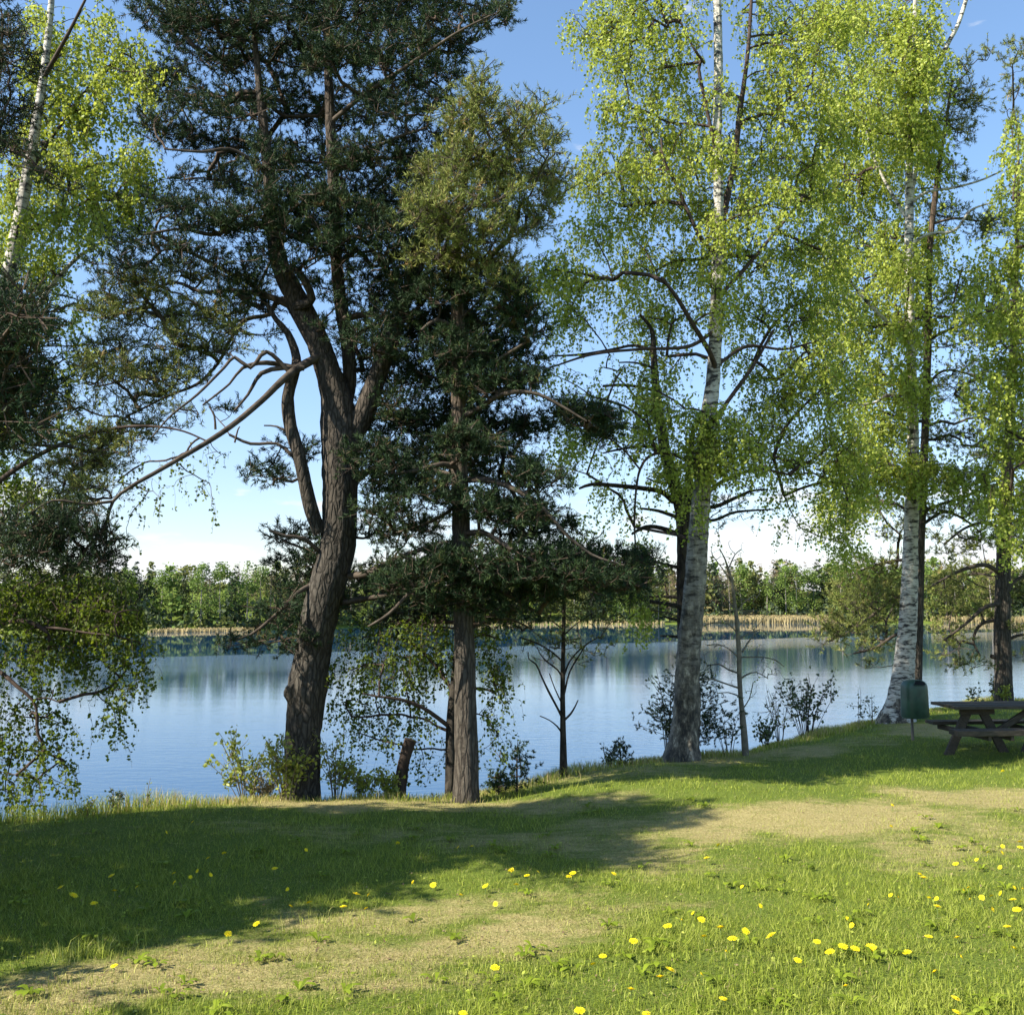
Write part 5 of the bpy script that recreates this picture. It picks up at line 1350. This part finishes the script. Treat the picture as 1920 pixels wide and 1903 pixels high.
H_T = .71
TL = 1.9
for i in range(5):
    plank('table_plank', (-.43 + TL / 2 + random.uniform(-.012, .012), .06 + i * .15, H_T - .0225 + random.uniform(-.003, .003)), (TL, .138, .042), (random.uniform(-.012, .012), 0, random.uniform(-.003, .003)))
for i, yy in enumerate((-.33, -.195)):
    plank('bench_plank', (-.62 + 1.05 + random.uniform(-.012, .012), yy, .385 + random.uniform(-.002, .002)), (2.1, .125, .07), (random.uniform(-.01, .01), 0, 0))
for i, yy in enumerate((.86, .995)):
    plank('bench_plank', (-.36 + 1.05 + random.uniform(-.012, .012), yy, .385 + random.uniform(-.002, .002)), (2.1, .125, .045), (random.uniform(-.01, .01), 0, 0))
for cx_ in (0.0, 1.12):
    for yy in (.28,):
        for s_ in (-1, 1):
            L = math.hypot(.33, .655)
            plank('leg', (cx_ + s_ * .255, yy, .322), (.12, .05, L + .02), (0, -s_ * math.atan2(.33, .655), 0))
        plank('top_beam', (cx_, yy - .052, .622), (.50, .045, .10))
    plank('bench_beam', (cx_ - .16, .33, .315), (.045, 1.40, .07))
    plank('bench_beam', (cx_ + .16, .33, .315), (.045, 1.40, .07))
L = math.hypot(.50, .30)
plank('brace', (.52, .20, .49), (L, .045, .08), (0, -math.atan2(.30, .50), 0))

# ------------------------------------------------------------------ lawn grass


def blades(geo, x, y, h, w, lean, var, dry, bend=True):
    n = len(x)
    z = land_z(x, y)
    b = np.stack([x, y, z - .004], 1)
    a = RNG.uniform(0, 2 * math.pi, n)
    s = np.stack([np.cos(a), np.sin(a), np.zeros(n)], 1)
    ld = RNG.uniform(0, 2 * math.pi, n)
    L = np.stack([np.cos(ld), np.sin(ld), np.zeros(n)], 1) * (lean * h)[:, None]
    up = np.array([0, 0, 1.0])
    if bend:
        m = b + L * .3 + up * (h * .6)[:, None]
        t = b + L * 1.0 + up * (h * np.sqrt(np.clip(1 - np.minimum(lean, .95) ** 2 * .6, .1, 1)))[:, None]
        v = np.stack([b - s * w[:, None] * .5, b + s * w[:, None] * .5, m + s * w[:, None] * .36, m - s * w[:, None] * .36, t], 1)
        i = np.arange(n)[:, None] * 5
        geo.add(v.reshape(-1, 3), f3=np.concatenate([i + [0, 1, 2], i + [0, 2, 3], i + [3, 2, 4]]), var=np.repeat(var, 5), dry=np.repeat(dry, 5))
    else:
        t = b + L + up * h[:, None]
        v = np.stack([b - s * w[:, None] * .5, b + s * w[:, None] * .5, t], 1)
        geo.add(v.reshape(-1, 3), f3=np.arange(n * 3).reshape(n, 3), var=np.repeat(var, 3), dry=np.repeat(dry, 3))


def field(n, y0, y1, power=2.0):
    """blade roots inside the seen part of the lawn, denser close to the viewer"""
    u = RNG.uniform(0, 1, n)
    y = 1 / ((1 - u) / y0 + u / y1) if power == 2 else y0 + (y1 - y0) * u
    half = y * 0.56 + .4
    x = RNG.uniform(-1, 1, n) * half
    return x, y


def tuftiness(x, y):
    return (np.sin(x * 3.3 + 2 * np.sin(y * 1.7)) * np.sin(y * 2.9 + 1.5 * np.sin(x * 2.1)) + .5 * np.sin(x * 9 + y * 4) * np.sin(y * 11 - x * 3)) / 1.5


lawn = Geo()
for n, ya, yb, near in ((100000, 3.9, 6.3, True), (270000, 6.2, 26.0, False)):
    x, y = field(n, ya, yb)
    s = crest_s(x, y)
    ok = s < 0.5
    x, y, s = x[ok], y[ok], s[ok]
    d = dryness(x, y)
    t = tuftiness(x, y)
    pt2 = .5 + .5 * np.sin(x * 7.3 + 3 * np.sin(y * 2.3)) * np.sin(y * 13.7 + 2.5 * np.sin(x * 4.1))
    isdry = RNG.uniform(0, 1, len(x)) < (.10 + (.25 + .55 * pt2) * d - .12 * t)
    keep = RNG.uniform(0, 1, len(x)) < np.where(isdry, 1., .80 + .2 * t)
    x, y, s, d, t, isdry = [q[keep] for q in (x, y, s, d, t, isdry)]
    far = np.clip((y - 8) / 10, 0, 1.4)
    h = np.where(isdry, RNG.uniform(.006, .026, len(x)), RNG.uniform(.018, .060, len(x)) * (1 + .55 * t)) * (1 - .35 * d)
    h = h * np.where(isdry, 1, 1 + .55 * smooth(-y, -6.5, -4.2)) * np.where(RNG.uniform(0, 1, len(x)) < .04, 1.7, 1)
    lean = np.where(isdry, RNG.uniform(.8, 4.0, len(x)), RNG.uniform(.1, 1.0, len(x)))
    w = RNG.uniform(.0028, .0056, len(x)) * (1 + 1.2 * far) * np.where(isdry, .8, 1)
    var = np.clip(RNG.normal(.48, .2, len(x)) + .12 * t, 0, 1)
    dr = np.where(isdry, RNG.uniform(.75, 1, len(x)), RNG.uniform(0, .25, len(x)) + .25 * d)
    blades(lawn, x, y, h, w, lean, var, dr, near)
lawn.obj('grass', M['grass'], kind='stuff', label='short lawn grass mixed with straw-coloured dry blades')
# broad little leaves of clover and rosettes among the grass
x, y = field(26000, 3.9, 12)
ok = (crest_s(x, y) < .1) & (RNG.uniform(0, 1, len(x)) < .15 + .75 * (tuftiness(x, y) > .15)) & (RNG.uniform(0, 1, len(x)) > dryness(x, y))
x, y = x[ok], y[ok]
g = Geo()
pos = np.stack([x, y, land_z(x, y) + RNG.uniform(.008, .032, len(x))], 1)
n = len(pos)
d = unit(RNG.normal(0, 1, (n, 3)) * np.array([1, 1, .35])); sd = unit(np.cross(d, np.array([0, 0, 1.]) + RNG.normal(0, .35, (n, 3))))
l = RNG.uniform(.012, .034, n)[:, None]
v = np.stack([pos, pos + d * l * .5 + sd * l * .3, pos + d * l, pos + d * l * .5 - sd * l * .3], 1).reshape(-1, 3)
ii_ = np.arange(n * 4).reshape(n, 4)
g.add(v, f4=ii_, var=np.repeat(np.clip(RNG.normal(.5, .22, n), 0, 1), 4), dry=0.05)
g.obj('lawn_weeds', M['grass'], kind='stuff', label='small broad leaves of clover among the grass')
# flat rosettes of long dandelion leaves, and litter: fallen leaf bits and short twigs
g = Geo()
rc = []
for tok in range(330):
    yy = 1 / RNG.uniform(1 / 11., 1 / 4.0); xx = RNG.uniform(-1, 1) * yy * .55
    if crest_s(xx, yy) < 0 and tuftiness(xx, yy) > -.1: rc.append((xx, yy))
for xx, yy in rc:
    k = int(RNG.integers(5, 10)); a = RNG.uniform(0, 6.28, k); L = RNG.uniform(.05, .11, k)
    zc = float(land_z(xx, yy))
    for i in range(k):
        dd_ = np.array([math.cos(a[i]), math.sin(a[i]), 0]); sd_ = np.array([-dd_[1], dd_[0], 0]); b_ = np.array([xx, yy, zc + .004])
        w_ = L[i] * .13
        v = [b_, b_ + dd_ * L[i] * .45 + sd_ * w_ + [0, 0, L[i] * .42], b_ + dd_ * L[i] * .45 - sd_ * w_ + [0, 0, L[i] * .42], b_ + dd_ * L[i] * .8 + sd_ * w_ * 1.2 + [0, 0, L[i] * .40],
             b_ + dd_ * L[i] * .8 - sd_ * w_ * 1.2 + [0, 0, L[i] * .40], b_ + dd_ * L[i] + [0, 0, L[i] * .3]]
        g.add(v, f3=[(0, 1, 2), (1, 3, 4), (1, 4, 2), (3, 5, 4)], var=RNG.uniform(.1, .6), dry=0.0)
g.obj('rosettes', M['grass'], kind='stuff', label='flat leaf rosettes of dandelions in the lawn')
x, y = field(8000, 3.9, 20)
ok = (crest_s(x, y) < .2) & (RNG.uniform(0, 1, len(x)) < .25 + .75 * dryness(x, y)); x, y = x[ok], y[ok]; n = len(x)
p = np.stack([x, y, land_z(x, y) + RNG.uniform(.004, .02, n)], 1)
d = unit(RNG.normal(0, 1, (n, 3)) * np.array([1, 1, .25])); sd = unit(np.cross(d, np.array([0, 0, 1.]) + RNG.normal(0, .3, (n, 3))))
l = np.where(RNG.uniform(0, 1, n) < .3, RNG.uniform(.05, .13, n), RNG.uniform(.012, .03, n)); w = np.where(l > .04, .0022, l * .3)
v = np.stack([p - d * l[:, None] * .5, p + sd * w[:, None], p + d * l[:, None] * .5, p - sd * w[:, None]], 1).reshape(-1, 3)
g = Geo(); g.add(v, f4=np.arange(n * 4).reshape(n, 4), var=np.repeat(RNG.uniform(0, .55, n), 4), dry=1.0)
M['litter'] = leaf_mat('litter', [(0.0, (0.10, 0.065, 0.035)), (1.0, (0.42, 0.32, 0.19))], 0.0, None, 0.9, 0.05)
g.obj('leaf_litter', M['litter'], kind='stuff', label='brown fallen leaf bits and short twigs on the lawn')
# rank grass along the bank rim
rimg = Geo()
seg = np.linalg.norm(np.diff(CREST[1:-1], axis=0), axis=1); cum = np.concatenate([[0], np.cumsum(seg)])
n = 27000
q = RNG.uniform(0, cum[-1], n); cxx = np.interp(q, cum, CREST[1:-1, 0]); cyy = np.interp(q, cum, CREST[1:-1, 1])
off = RNG.normal(.12, .34, n)
x = cxx + RNG.normal(0, .1, n); y = cyy + off
rank = .5 + .5 * np.sin(x * 1.9) * np.sin(x * .7 + 1) + .7 * smooth(-x, 2.6, 4.2)
h = RNG.uniform(.04, .16, n) * (0.45 + .75 * rank)
dd = dryness(x, y)
dry = np.where(RNG.uniform(0, 1, n) < np.clip(.25 + .5 * dd - .35 * smooth(-x, 3.2, 4.6), .08, 1), RNG.uniform(.7, 1, n), RNG.uniform(0, .2, n))
blades(rimg, x, y, h, RNG.uniform(.004, .008, n) * (1 + np.clip(y - 12, 0, 10) * .08), RNG.uniform(.1, .8, n), np.clip(RNG.normal(.5, .2, n), 0, 1), dry, True)
# a few tall light blades near the lower left
for (px, py, k, hh_) in ((140, 1790, 26, .16), (200, 1780, 20, .17), (255, 1765, 8, .16), (110, 1800, 20, .12), (600, 1715, 14, .09), (670, 1720, 16, .08), (420, 1760, 30, .07), (890, 1655, 10, .09)):
    c = G(px, py)
    x = c[0] + RNG.normal(0, .06, k); y = c[1] + RNG.normal(0, .06, k)
    blades(rimg, x, y, RNG.uniform(.5, 1, k) * hh_, np.full(k, .005), RNG.uniform(.1, .8, k), RNG.uniform(.6, 1, k), RNG.uniform(0, .5, k), True)
rimg.obj('bank_grass', M['grass'], kind='stuff', label='longer rank grass along the rim of the bank')

# ------------------------------------------------------------------ dandelions
DAND = '''1673,1509,s 1671,1549,s 1325,1608,m 1792,1620,m 1732,1647,l 1725,1641,s 1880,1586,s 1879,1599,s 1853,1598,s 1831,1612,s 1875,1626,s 1912,1577,m 1913,1588,m
1816,1664,s 1807,1669,s 1902,1663,s 1917,1665,s 1876,1674,s 1859,1679,s 1841,1682,s 1819,1685,s 1899,1686,m 1907,1705,l 1861,1704,s 1888,1736,m 1670,1677,s 1684,1680,s
1628,1692,s 1742,1682,s 1756,1683,s 1757,1696,m 1589,1719,s 1597,1732,s 1741,1754,m 1795,1756,m 1802,1793,s 1700,1785,l 1633,1776,l 1603,1778,l 1581,1774,l 1556,1784,l
1532,1765,m 1446,1753,l 1398,1745,m 1351,1739,l 1373,1759,l 1361,1782,s 1320,1755,m 1315,1724,m 1299,1712,s 1278,1724,s 1252,1736,l 1426,1698,s 1188,1764,m 1130,1792,m
1112,1807,s 1257,1817,l 1238,1831,l 1183,1854,l 1087,1895,l 1212,1900,m 1315,1825,s 1496,1800,m 1356,1872,m 1586,1848,m 1753,1821,m 1792,1871,m 1794,1897,m 1901,1776,s
1391,1661,s 1151,1638,m 1074,1637,m 1066,1643,m 988,1641,m 1009,1634,s 968,1658,m 960,1631,s 1347,1585,s 1880,1445,s 361,1540,s 312,1560,s 420,1599,s 390,1609,s 574,1593,s
746,1580,s 859,1588,s 885,1586,m 515,1628,m 370,1633,s 326,1637,s 357,1644,s 209,1642,m 395,1640,s 114,1663,m 138,1678,l 215,1669,m 176,1693,m 257,1662,s 327,1654,s
668,1676,l 774,1655,s 812,1660,m 579,1692,m 545,1698,s 539,1669,s 644,1698,m 686,1701,s 691,1677,s 910,1661,m 864,1677,m 481,1730,m 428,1748,m 214,1810,m 928,1813,m 868,1900,m
929,1695,s 956,1631,s'''


def dandelion_meshes(k):
    r = np.random.default_rng(k)
    h = Geo()
    for ring, (np_, rad, lift) in enumerate(((16, 1.0, .18), (13, .74, .42), (9, .45, .62))):
        for i in range(np_):
            a = 2 * math.pi * (i + r.uniform(-.25, .25)) / np_ + ring * .3
            rr = rad * r.uniform(.88, 1.08); w = .20 * rad ** .5
            c, s = math.cos(a), math.sin(a)
            def pt_(q, side, z): return (c * q - s * side, s * q + c * side, z)
            zz = lift * .5
            v = [pt_(.06, -w * .3, .02), pt_(.06, w * .3, .02), pt_(rr * .95, w * .6, zz), pt_(rr * .95, -w * .6, zz), pt_(rr * 1.04, 0, zz)]
            h.add(v, f3=[(0, 1, 2), (0, 2, 3), (3, 2, 4)])
    fm = h.mesh('flower_head')
    fm.materials.append(M['dandelion'])
    c_ = Geo()
    a = np.linspace(0, 2 * math.pi, 8, endpoint=False)
    v = [(0, 0, .42)] + [(math.cos(t) * .24, math.sin(t) * .24, .30) for t in a] + [(math.cos(t) * .20, math.sin(t) * .20, -.12) for t in a]
    f = [(0, 1 + i, 1 + (i + 1) % 8) for i in range(8)]
    f += [(1 + i, 9 + i, 9 + (i + 1) % 8) for i in range(8)] + [(1 + i, 9 + (i + 1) % 8, 1 + (i + 1) % 8) for i in range(8)]
    c_.add(v, f3=f)
    cm_ = c_.mesh('flower_core'); cm_.materials.append(M['dandelion_core'])
    s_ = Geo(); tubes(s_, np.array([(0, 0, -1.), (.02, .0, -.5), (0, 0, 0)]) * np.array([1, 1, 1]), np.array([.09, .08, .09]), 5)
    sm = s_.mesh('stem'); sm.materials.append(M['stem_green'])
    return fm, cm_, sm


DM = [dandelion_meshes(k) for k in range(4)]
SZ = {'s': .017, 'm': .024, 'l': .031}
SW = {'s': 'small', 'm': 'middle-sized', 'l': 'large'}
nD = 0
seen_labels = {}
for tok in DAND.split():
    px, py, z_ = tok.split(','); px, py = float(px), float(py)
    hgt = random.uniform(.035, .075)
    c = G(px, py, hgt)
    gz = float(land_z(c[0], c[1]))
    c = G(px, py, gz + hgt)
    gz = float(land_z(c[0], c[1]))
    rad = SZ[z_] * random.uniform(.9, 1.12) * (1.0 + .25 * min(1, max(0, (c[1] - 6) / 8)))
    if py < 1700 and px < 900: where = 'in the dark tree shadow'
    elif py < 1640 and px > 1600: where = 'on dry grass at far right'
    elif px > 1780: where = 'in the right-edge cluster'
    elif py > 1780 and px < 1300: where = 'at bottom centre'
    elif py > 1790: where = 'at bottom right'
    elif px > 1480: where = 'in the sunny lawn right of centre'
    elif px > 1160 and py > 1690: where = 'in the sunny middle lawn'
    elif px > 940 and py < 1670: where = 'along the right end of the shadow'
    elif px < 940 and py > 1700: where = 'just below the shadow on the left'
    else: where = 'above the sunny middle lawn'
    key = (z_, where)
    root = thing('dandelion', 'x', 'dandelion', (c[0], c[1], gz), 'dandelions dotted over the lawn')
    seen_labels.setdefault(key, []).append((px, root))
    fm, cm_, sm = DM[nD % 4]
    tilt = (random.uniform(-.5, .35) + .25, random.uniform(-.4, .4), random.uniform(0, 6.28))
    if z_ == 's': tilt = (random.uniform(.6, 1.1) * random.choice((-1, 1)), tilt[1], tilt[2])
    for nm, me, sc in (('flower_head', fm, rad), ('flower_core', cm_, rad)):
        o = link(nm, me, root, (0, 0, hgt)); o.scale = (sc, sc, sc); o.rotation_euler = tilt
    o = link('stem', sm, root, (0, 0, hgt)); o.scale = (.03, .03, hgt + .01)
    nD += 1
ORD = ['leftmost', 'second from left', 'third from left', 'fourth from left', 'fifth from left', 'sixth from left', 'seventh from left', 'eighth from left', 'ninth from left', 'tenth from left',
       'eleventh from left', 'twelfth from left', 'thirteenth from left', 'fourteenth from left', 'fifteenth from left', 'sixteenth from left', 'seventeenth from left', 'eighteenth from left']


def order_labels(groups, fmt):
    for key, lst in groups.items():
        lst.sort(key=lambda t: t[0])
        for i, (_, o) in enumerate(lst):
            w_ = '' if len(lst) == 1 else ('rightmost ' if i == len(lst) - 1 else ORD[min(i, 17)] + ' ')
            o['label'] = fmt(key, w_)


order_labels(seen_labels, lambda k, w_: '%s%s yellow dandelion %s' % (w_, SW[k[0]], k[1]))

# ------------------------------------------------------------------ far shore: reed bed, trees, forest


def shore_y(x):
    return np.interp(x, SHORE[:, 0], SHORE[:, 1]) + 2.2 * np.sin(x * 0.11) + 1.2 * np.sin(x * 0.31)


def reed_bed(name, label, xa, xb, ya, yb, n, hmin, hmax):
    g = Geo()
    x = RNG.uniform(xa, xb, n); q = RNG.uniform(ya, yb, n)
    y = shore_y(x) + q
    z = np.maximum(land_z(x, y), WATER_Z - .05)
    h = RNG.uniform(hmin, hmax, n); w = RNG.uniform(.10, .30, n)
    a = RNG.uniform(0, 3.14, n); s = np.stack([np.cos(a), np.sin(a) * .4, np.zeros(n)], 1)
    b = np.stack([x, y, z], 1); t = b + np.stack([RNG.normal(0, .15, n), RNG.normal(0, .15, n), h], 1)
    v = np.stack([b - s * w[:, None], b + s * w[:, None], t + s * w[:, None] * .5, t - s * w[:, None] * .4], 1).reshape(-1, 3)
    g.add(v, f4=np.arange(n * 4).reshape(n, 4), var=np.repeat(RNG.uniform(0, 1, n), 4))
    g.obj(name, M['reed'], kind='stuff', label=label)


reed_bed('reeds', 'pale straw reed bed along the far right shore', 48, 90, -5, 5, 14000, .6, 1.9)
reed_bed('reeds', 'narrow strip of pale dry reeds on the far left shore', -64, -49, -3, 1, 1800, .3, .7)
reed_bed('reeds', 'scattered pale reeds on the far shore behind the right-hand pine', 118, 150, -4, 3, 2200, .8, 1.8)
reed_bed('reeds', 'thin pale reeds on the far shore behind the pines', -20, 40, -2, 2, 500, .4, 1.0)


def far_tree_mesh(kind, k, quads):
    r = np.random.default_rng(100 + k)
    g = Geo(); t = Geo()
    H = 1.0
    if kind == 'spruce':
        z = 1 - r.uniform(0, 1, quads) ** .55 * .9
        R = .17 * (1 - z) ** .85 + .012
        R = R * (1 + .3 * np.sin(z * 60 + k))
        rad = R * np.sqrt(r.uniform(.25, 1, quads))
    elif kind == 'pine':
        z = np.clip(r.normal(.72, .14, quads), .35, 1.0); cl = r.integers(0, 9, quads)
        cz = r.uniform(.45, .95, 9); z = cz[cl] + r.normal(0, .035, quads)
        rad = np.abs(r.normal(0, .07, quads)) + .02
    else:
        nb = 22
        cz = r.uniform(.22, .97, nb); env = .17 * np.sin(np.clip((cz - .05) / .98, 0, 1) * math.pi) ** .6 * (1.15 - .5 * cz)
        ca_ = r.uniform(0, 6.28, nb); cr_ = env * np.sqrt(r.uniform(0.1, 1, nb)); cl = r.integers(0, nb, quads)
        sp = .045 * (1.2 - .5 * cz[cl])
        X = np.cos(ca_[cl]) * cr_[cl] + r.normal(0, 1, quads) * sp; Yq = np.sin(ca_[cl]) * cr_[cl] + r.normal(0, 1, quads) * sp
        z = np.clip(cz[cl] + r.normal(0, 1, quads) * sp * 1.1, .04, 1.02)
    if kind in ('spruce', 'pine'):
        a = r.uniform(0, 6.28, quads)
        if kind == 'pine':
            ca_ = r.uniform(0, 6.28, 9); cr_ = r.uniform(0, .12, 9)
            X = np.cos(ca_[cl]) * cr_[cl] + np.cos(a) * rad; Yq = np.sin(ca_[cl]) * cr_[cl] + np.sin(a) * rad
        else: X = np.cos(a) * rad; Yq = np.sin(a) * rad
    p = np.stack([X, Yq, z], 1)
    size = (.020 if kind != 'bare' else .016) * (700 / quads) ** .55
    d = unit(r.normal(0, 1, (quads, 3)) + np.array([0, 0, .3 if kind != 'spruce' else -.3]))
    s = unit(np.cross(d, r.normal(0, 1, (quads, 3))))
    l = (r.uniform(.6, 1.3, quads) * size)[:, None]
    w = l * (.75 if kind != 'bare' else .28)
    v = np.stack([p - d * l, p + s * w, p + d * l, p - s * w], 1).reshape(-1, 3)
    g.add(v, f4=np.arange(quads * 4).reshape(quads, 4), var=np.repeat(np.clip(r.normal(.5, .25, quads), 0, 1), 4))
    top = .9
    zz = np.linspace(0, top, 7)
    px_ = np.cumsum(r.normal(0, .006, 7)); px_ -= px_[0]
    tubes(t, np.stack([px_, px_ * .3, zz], 1), np.linspace(.011, .003, 7), 5)
    return g, t


KM = {'green': ('far_green', 'birch'), 'olive': ('far_olive', 'birch'), 'bare': ('far_brown', 'bare'), 'spruce': ('far_dark', 'spruce'), 'pine': ('far_olive', 'pine')}
protos = {}
for kd, (mt, shp) in KM.items():
    protos[kd] = []
    for k in range(3):
        g, t = far_tree_mesh(shp, k * 7 + len(kd), 1500)
        cm = g.mesh('crown'); cm.materials.append(M[mt]); tm = t.mesh('trunk', shade_smooth=True); tm.materials.append(M['far_trunk'] if kd != 'spruce' else M['dark_bark'])
        protos[kd].append((cm, tm))
LAB = {'green': 'light green far-shore tree', 'olive': 'olive-green far-shore tree', 'bare': 'brownish half-bare far-shore tree', 'spruce': 'dark far-shore spruce', 'pine': 'far-shore pine'}
FAR_PLACES = [(120, 'behind the birch curtain at the left edge'), (270, 'behind the right part of the birch curtain'), (330, 'above the left end of the pale strip'), (390, 'above the middle of the pale strip'),
              (450, 'above the right end of the pale strip'), (560, 'just left of the forked pine'), (680, 'directly behind the forked pine'), (830, 'between the forked and slender pines'), (910, 'directly behind the slender pine'),
              (1040, 'right of the slender pine'), (1240, 'right of the dark sapling'), (1330, 'directly behind the nearest birch'), (1400, 'over the reeds by the leafless sapling'), (1480, 'above the middle of the reeds'),
              (1560, 'above the right end of the reeds'), (1680, 'behind the drooping olive boughs'), (1750, 'directly behind the second birch'), (1860, 'right of the second birch'), (9999, 'behind the right-edge pine')]
far_seen = {}
px = -150.0
while px < 2080:
    left = px < 640
    D0 = SHORE[0, 1]
    # find X on the far shore seen at this photograph column
    Y = 170.0
    for _ in range(8):
        X = (px - 960) / F_PX * Y; Y = float(shore_y(X)) + 6
    Y += random.uniform(0, 9)
    X = (px - 960) / F_PX * Y
    u = random.random()
    if px < 270: kd = 'green' if u < .5 else ('olive' if u < .8 else 'spruce')
    elif px < 330: kd = 'green' if u < .7 else 'bare'
    elif px < 460: kd = 'bare' if u < .5 else ('green' if u < .75 else ('spruce' if u < .88 else 'olive'))
    elif px < 500: kd = 'green'
    elif px < 1330: kd = random.choice(('green', 'olive', 'bare', 'spruce'))
    elif px < 1450: kd = 'olive' if u < .5 else ('bare' if u < .9 else 'green')
    elif px < 1640: kd = 'green' if u < .75 else 'olive'
    else: kd = random.choice(('green', 'olive', 'bare'))
    toppx = 1066 + random.uniform(-14, 22) if px < 640 else 1062 + random.uniform(-9, 17)
    if kd == 'spruce': toppx -= 9
    gz = float(land_z(X, Y))
    Ht = (HORIZON - toppx) / F_PX * Y + EYE - gz
    where = next(w_ for lim, w_ in FAR_PLACES if px < lim)
    cm, tm = random.choice(protos[kd])
    nm = {'spruce': 'spruce_tree', 'pine': 'pine_tree'}.get(kd, 'far_shore_tree')
    root = thing(nm, 'x', 'tree', (X, Y, gz), 'trees in the front row of the far shore')
    far_seen.setdefault((kd, where), []).append((px, root))
    sx = Ht * random.uniform(.9, 1.35) * (1.05 if kd != 'spruce' else .95)
    for n_, me in (('crown', cm), ('trunk', tm)):
        o = link(n_, me, root); o.scale = (sx, sx, Ht); o.rotation_euler = (0, 0, random.uniform(0, 6.28))
    px += random.uniform(13, 25) * (1.0 if px < 640 or 1330 < px < 1640 else 1.25)

order_labels(far_seen, lambda k, w_: '%s%s %s' % (w_, LAB[k[0]], k[1]))

# the wood behind the front row and the dark undergrowth at its foot
fg = {k: Geo() for k in ('far_green', 'far_olive', 'far_brown', 'far_dark')}
src = {}
for kd, (mt, shp) in KM.items():
    src[kd] = []
    for k in range(2):
        g, t = far_tree_mesh(shp, 40 + k, 330)
        src[kd].append((np.concatenate(g.v), np.concatenate(g.a)))
for i in range(430):
    X0 = -125 + 385 * ((i * .6180339) % 1.0); dpt = 3 + 40 * RNG.uniform(0, 1) ** 1.5
    Y = float(shore_y(X0)) + 8 + dpt
    kd = RNG.choice(['green', 'olive', 'bare', 'spruce', 'pine'], p=[.20, .22, .26, .24, .08])
    v, a = src[kd][RNG.integers(0, 2)]
    px_ = X0 / Y * F_PX + 960
    toppx = (1070 if px_ < 640 else 1064) + RNG.uniform(-16, 14) - (7 if kd == 'spruce' else 0)
    gz = float(land_z(X0, Y)); Ht = (HORIZON - toppx) / F_PX * Y + EYE - gz
    r_ = RNG.uniform(0, 6.28); c, s = math.cos(r_), math.sin(r_)
    sx = Ht * RNG.uniform(1.1, 1.5)
    vv = np.stack([(v[:, 0] * c - v[:, 1] * s) * sx + X0, (v[:, 0] * s + v[:, 1] * c) * sx + Y, v[:, 2] * Ht + gz], 1)
    fg[KM[kd][0]].add(vv, f4=np.arange(len(vv)).reshape(-1, 4), var=a)
# undergrowth
for mt, n, h0, h1, q0, q1 in (('far_dark', 13000, .3, 5.5, 2, 12), ('far_olive', 5000, .2, 3.0, 1, 12), ('far_green', 2500, .5, 5, 2, 12)):
    x = RNG.uniform(-130, 260, n); y = shore_y(x) + RNG.uniform(q0, q1, n)
    hgt = (h0 + (h1 - h0) * (.5 + .5 * np.sin(x * .9 + 2 * np.sin(x * .23)))) * RNG.uniform(.05, 1, n)
    p = np.stack([x, y, land_z(x, y) + hgt], 1)
    d = unit(RNG.normal(0, 1, (n, 3))); s = unit(np.cross(d, RNG.normal(0, 1, (n, 3)))); l = RNG.uniform(.28, .62, n)[:, None]
    v = np.stack([p - d * l, p + s * l * .7, p + d * l, p - s * l * .7], 1).reshape(-1, 3)
    fg[mt].add(v, f4=np.arange(n * 4).reshape(n, 4), var=np.repeat(RNG.uniform(0, 1, n), 4))
FL = {'far_green': 'light green trees of the wood across the lake', 'far_olive': 'olive-coloured trees of the wood across the lake', 'far_brown': 'brownish half-bare trees of the wood across the lake', 'far_dark': 'dark conifers and undergrowth of the wood across the lake'}
for k, gg in fg.items():
    gg.obj('forest', M[k], kind='stuff', label=FL[k])

tris = sum(len(o.data.loops) - 2 * len(o.data.polygons) for o in bpy.data.objects if o.type == 'MESH')
print('TRIS', tris, 'objects', len(bpy.data.objects))
print('UNIQUE', sum(len(m.loops) - 2 * len(m.polygons) for m in bpy.data.meshes))
for m in sorted(bpy.data.meshes, key=lambda m: -len(m.loops))[:14]: print('   ', m.name, len(m.loops) - 2 * len(m.polygons))
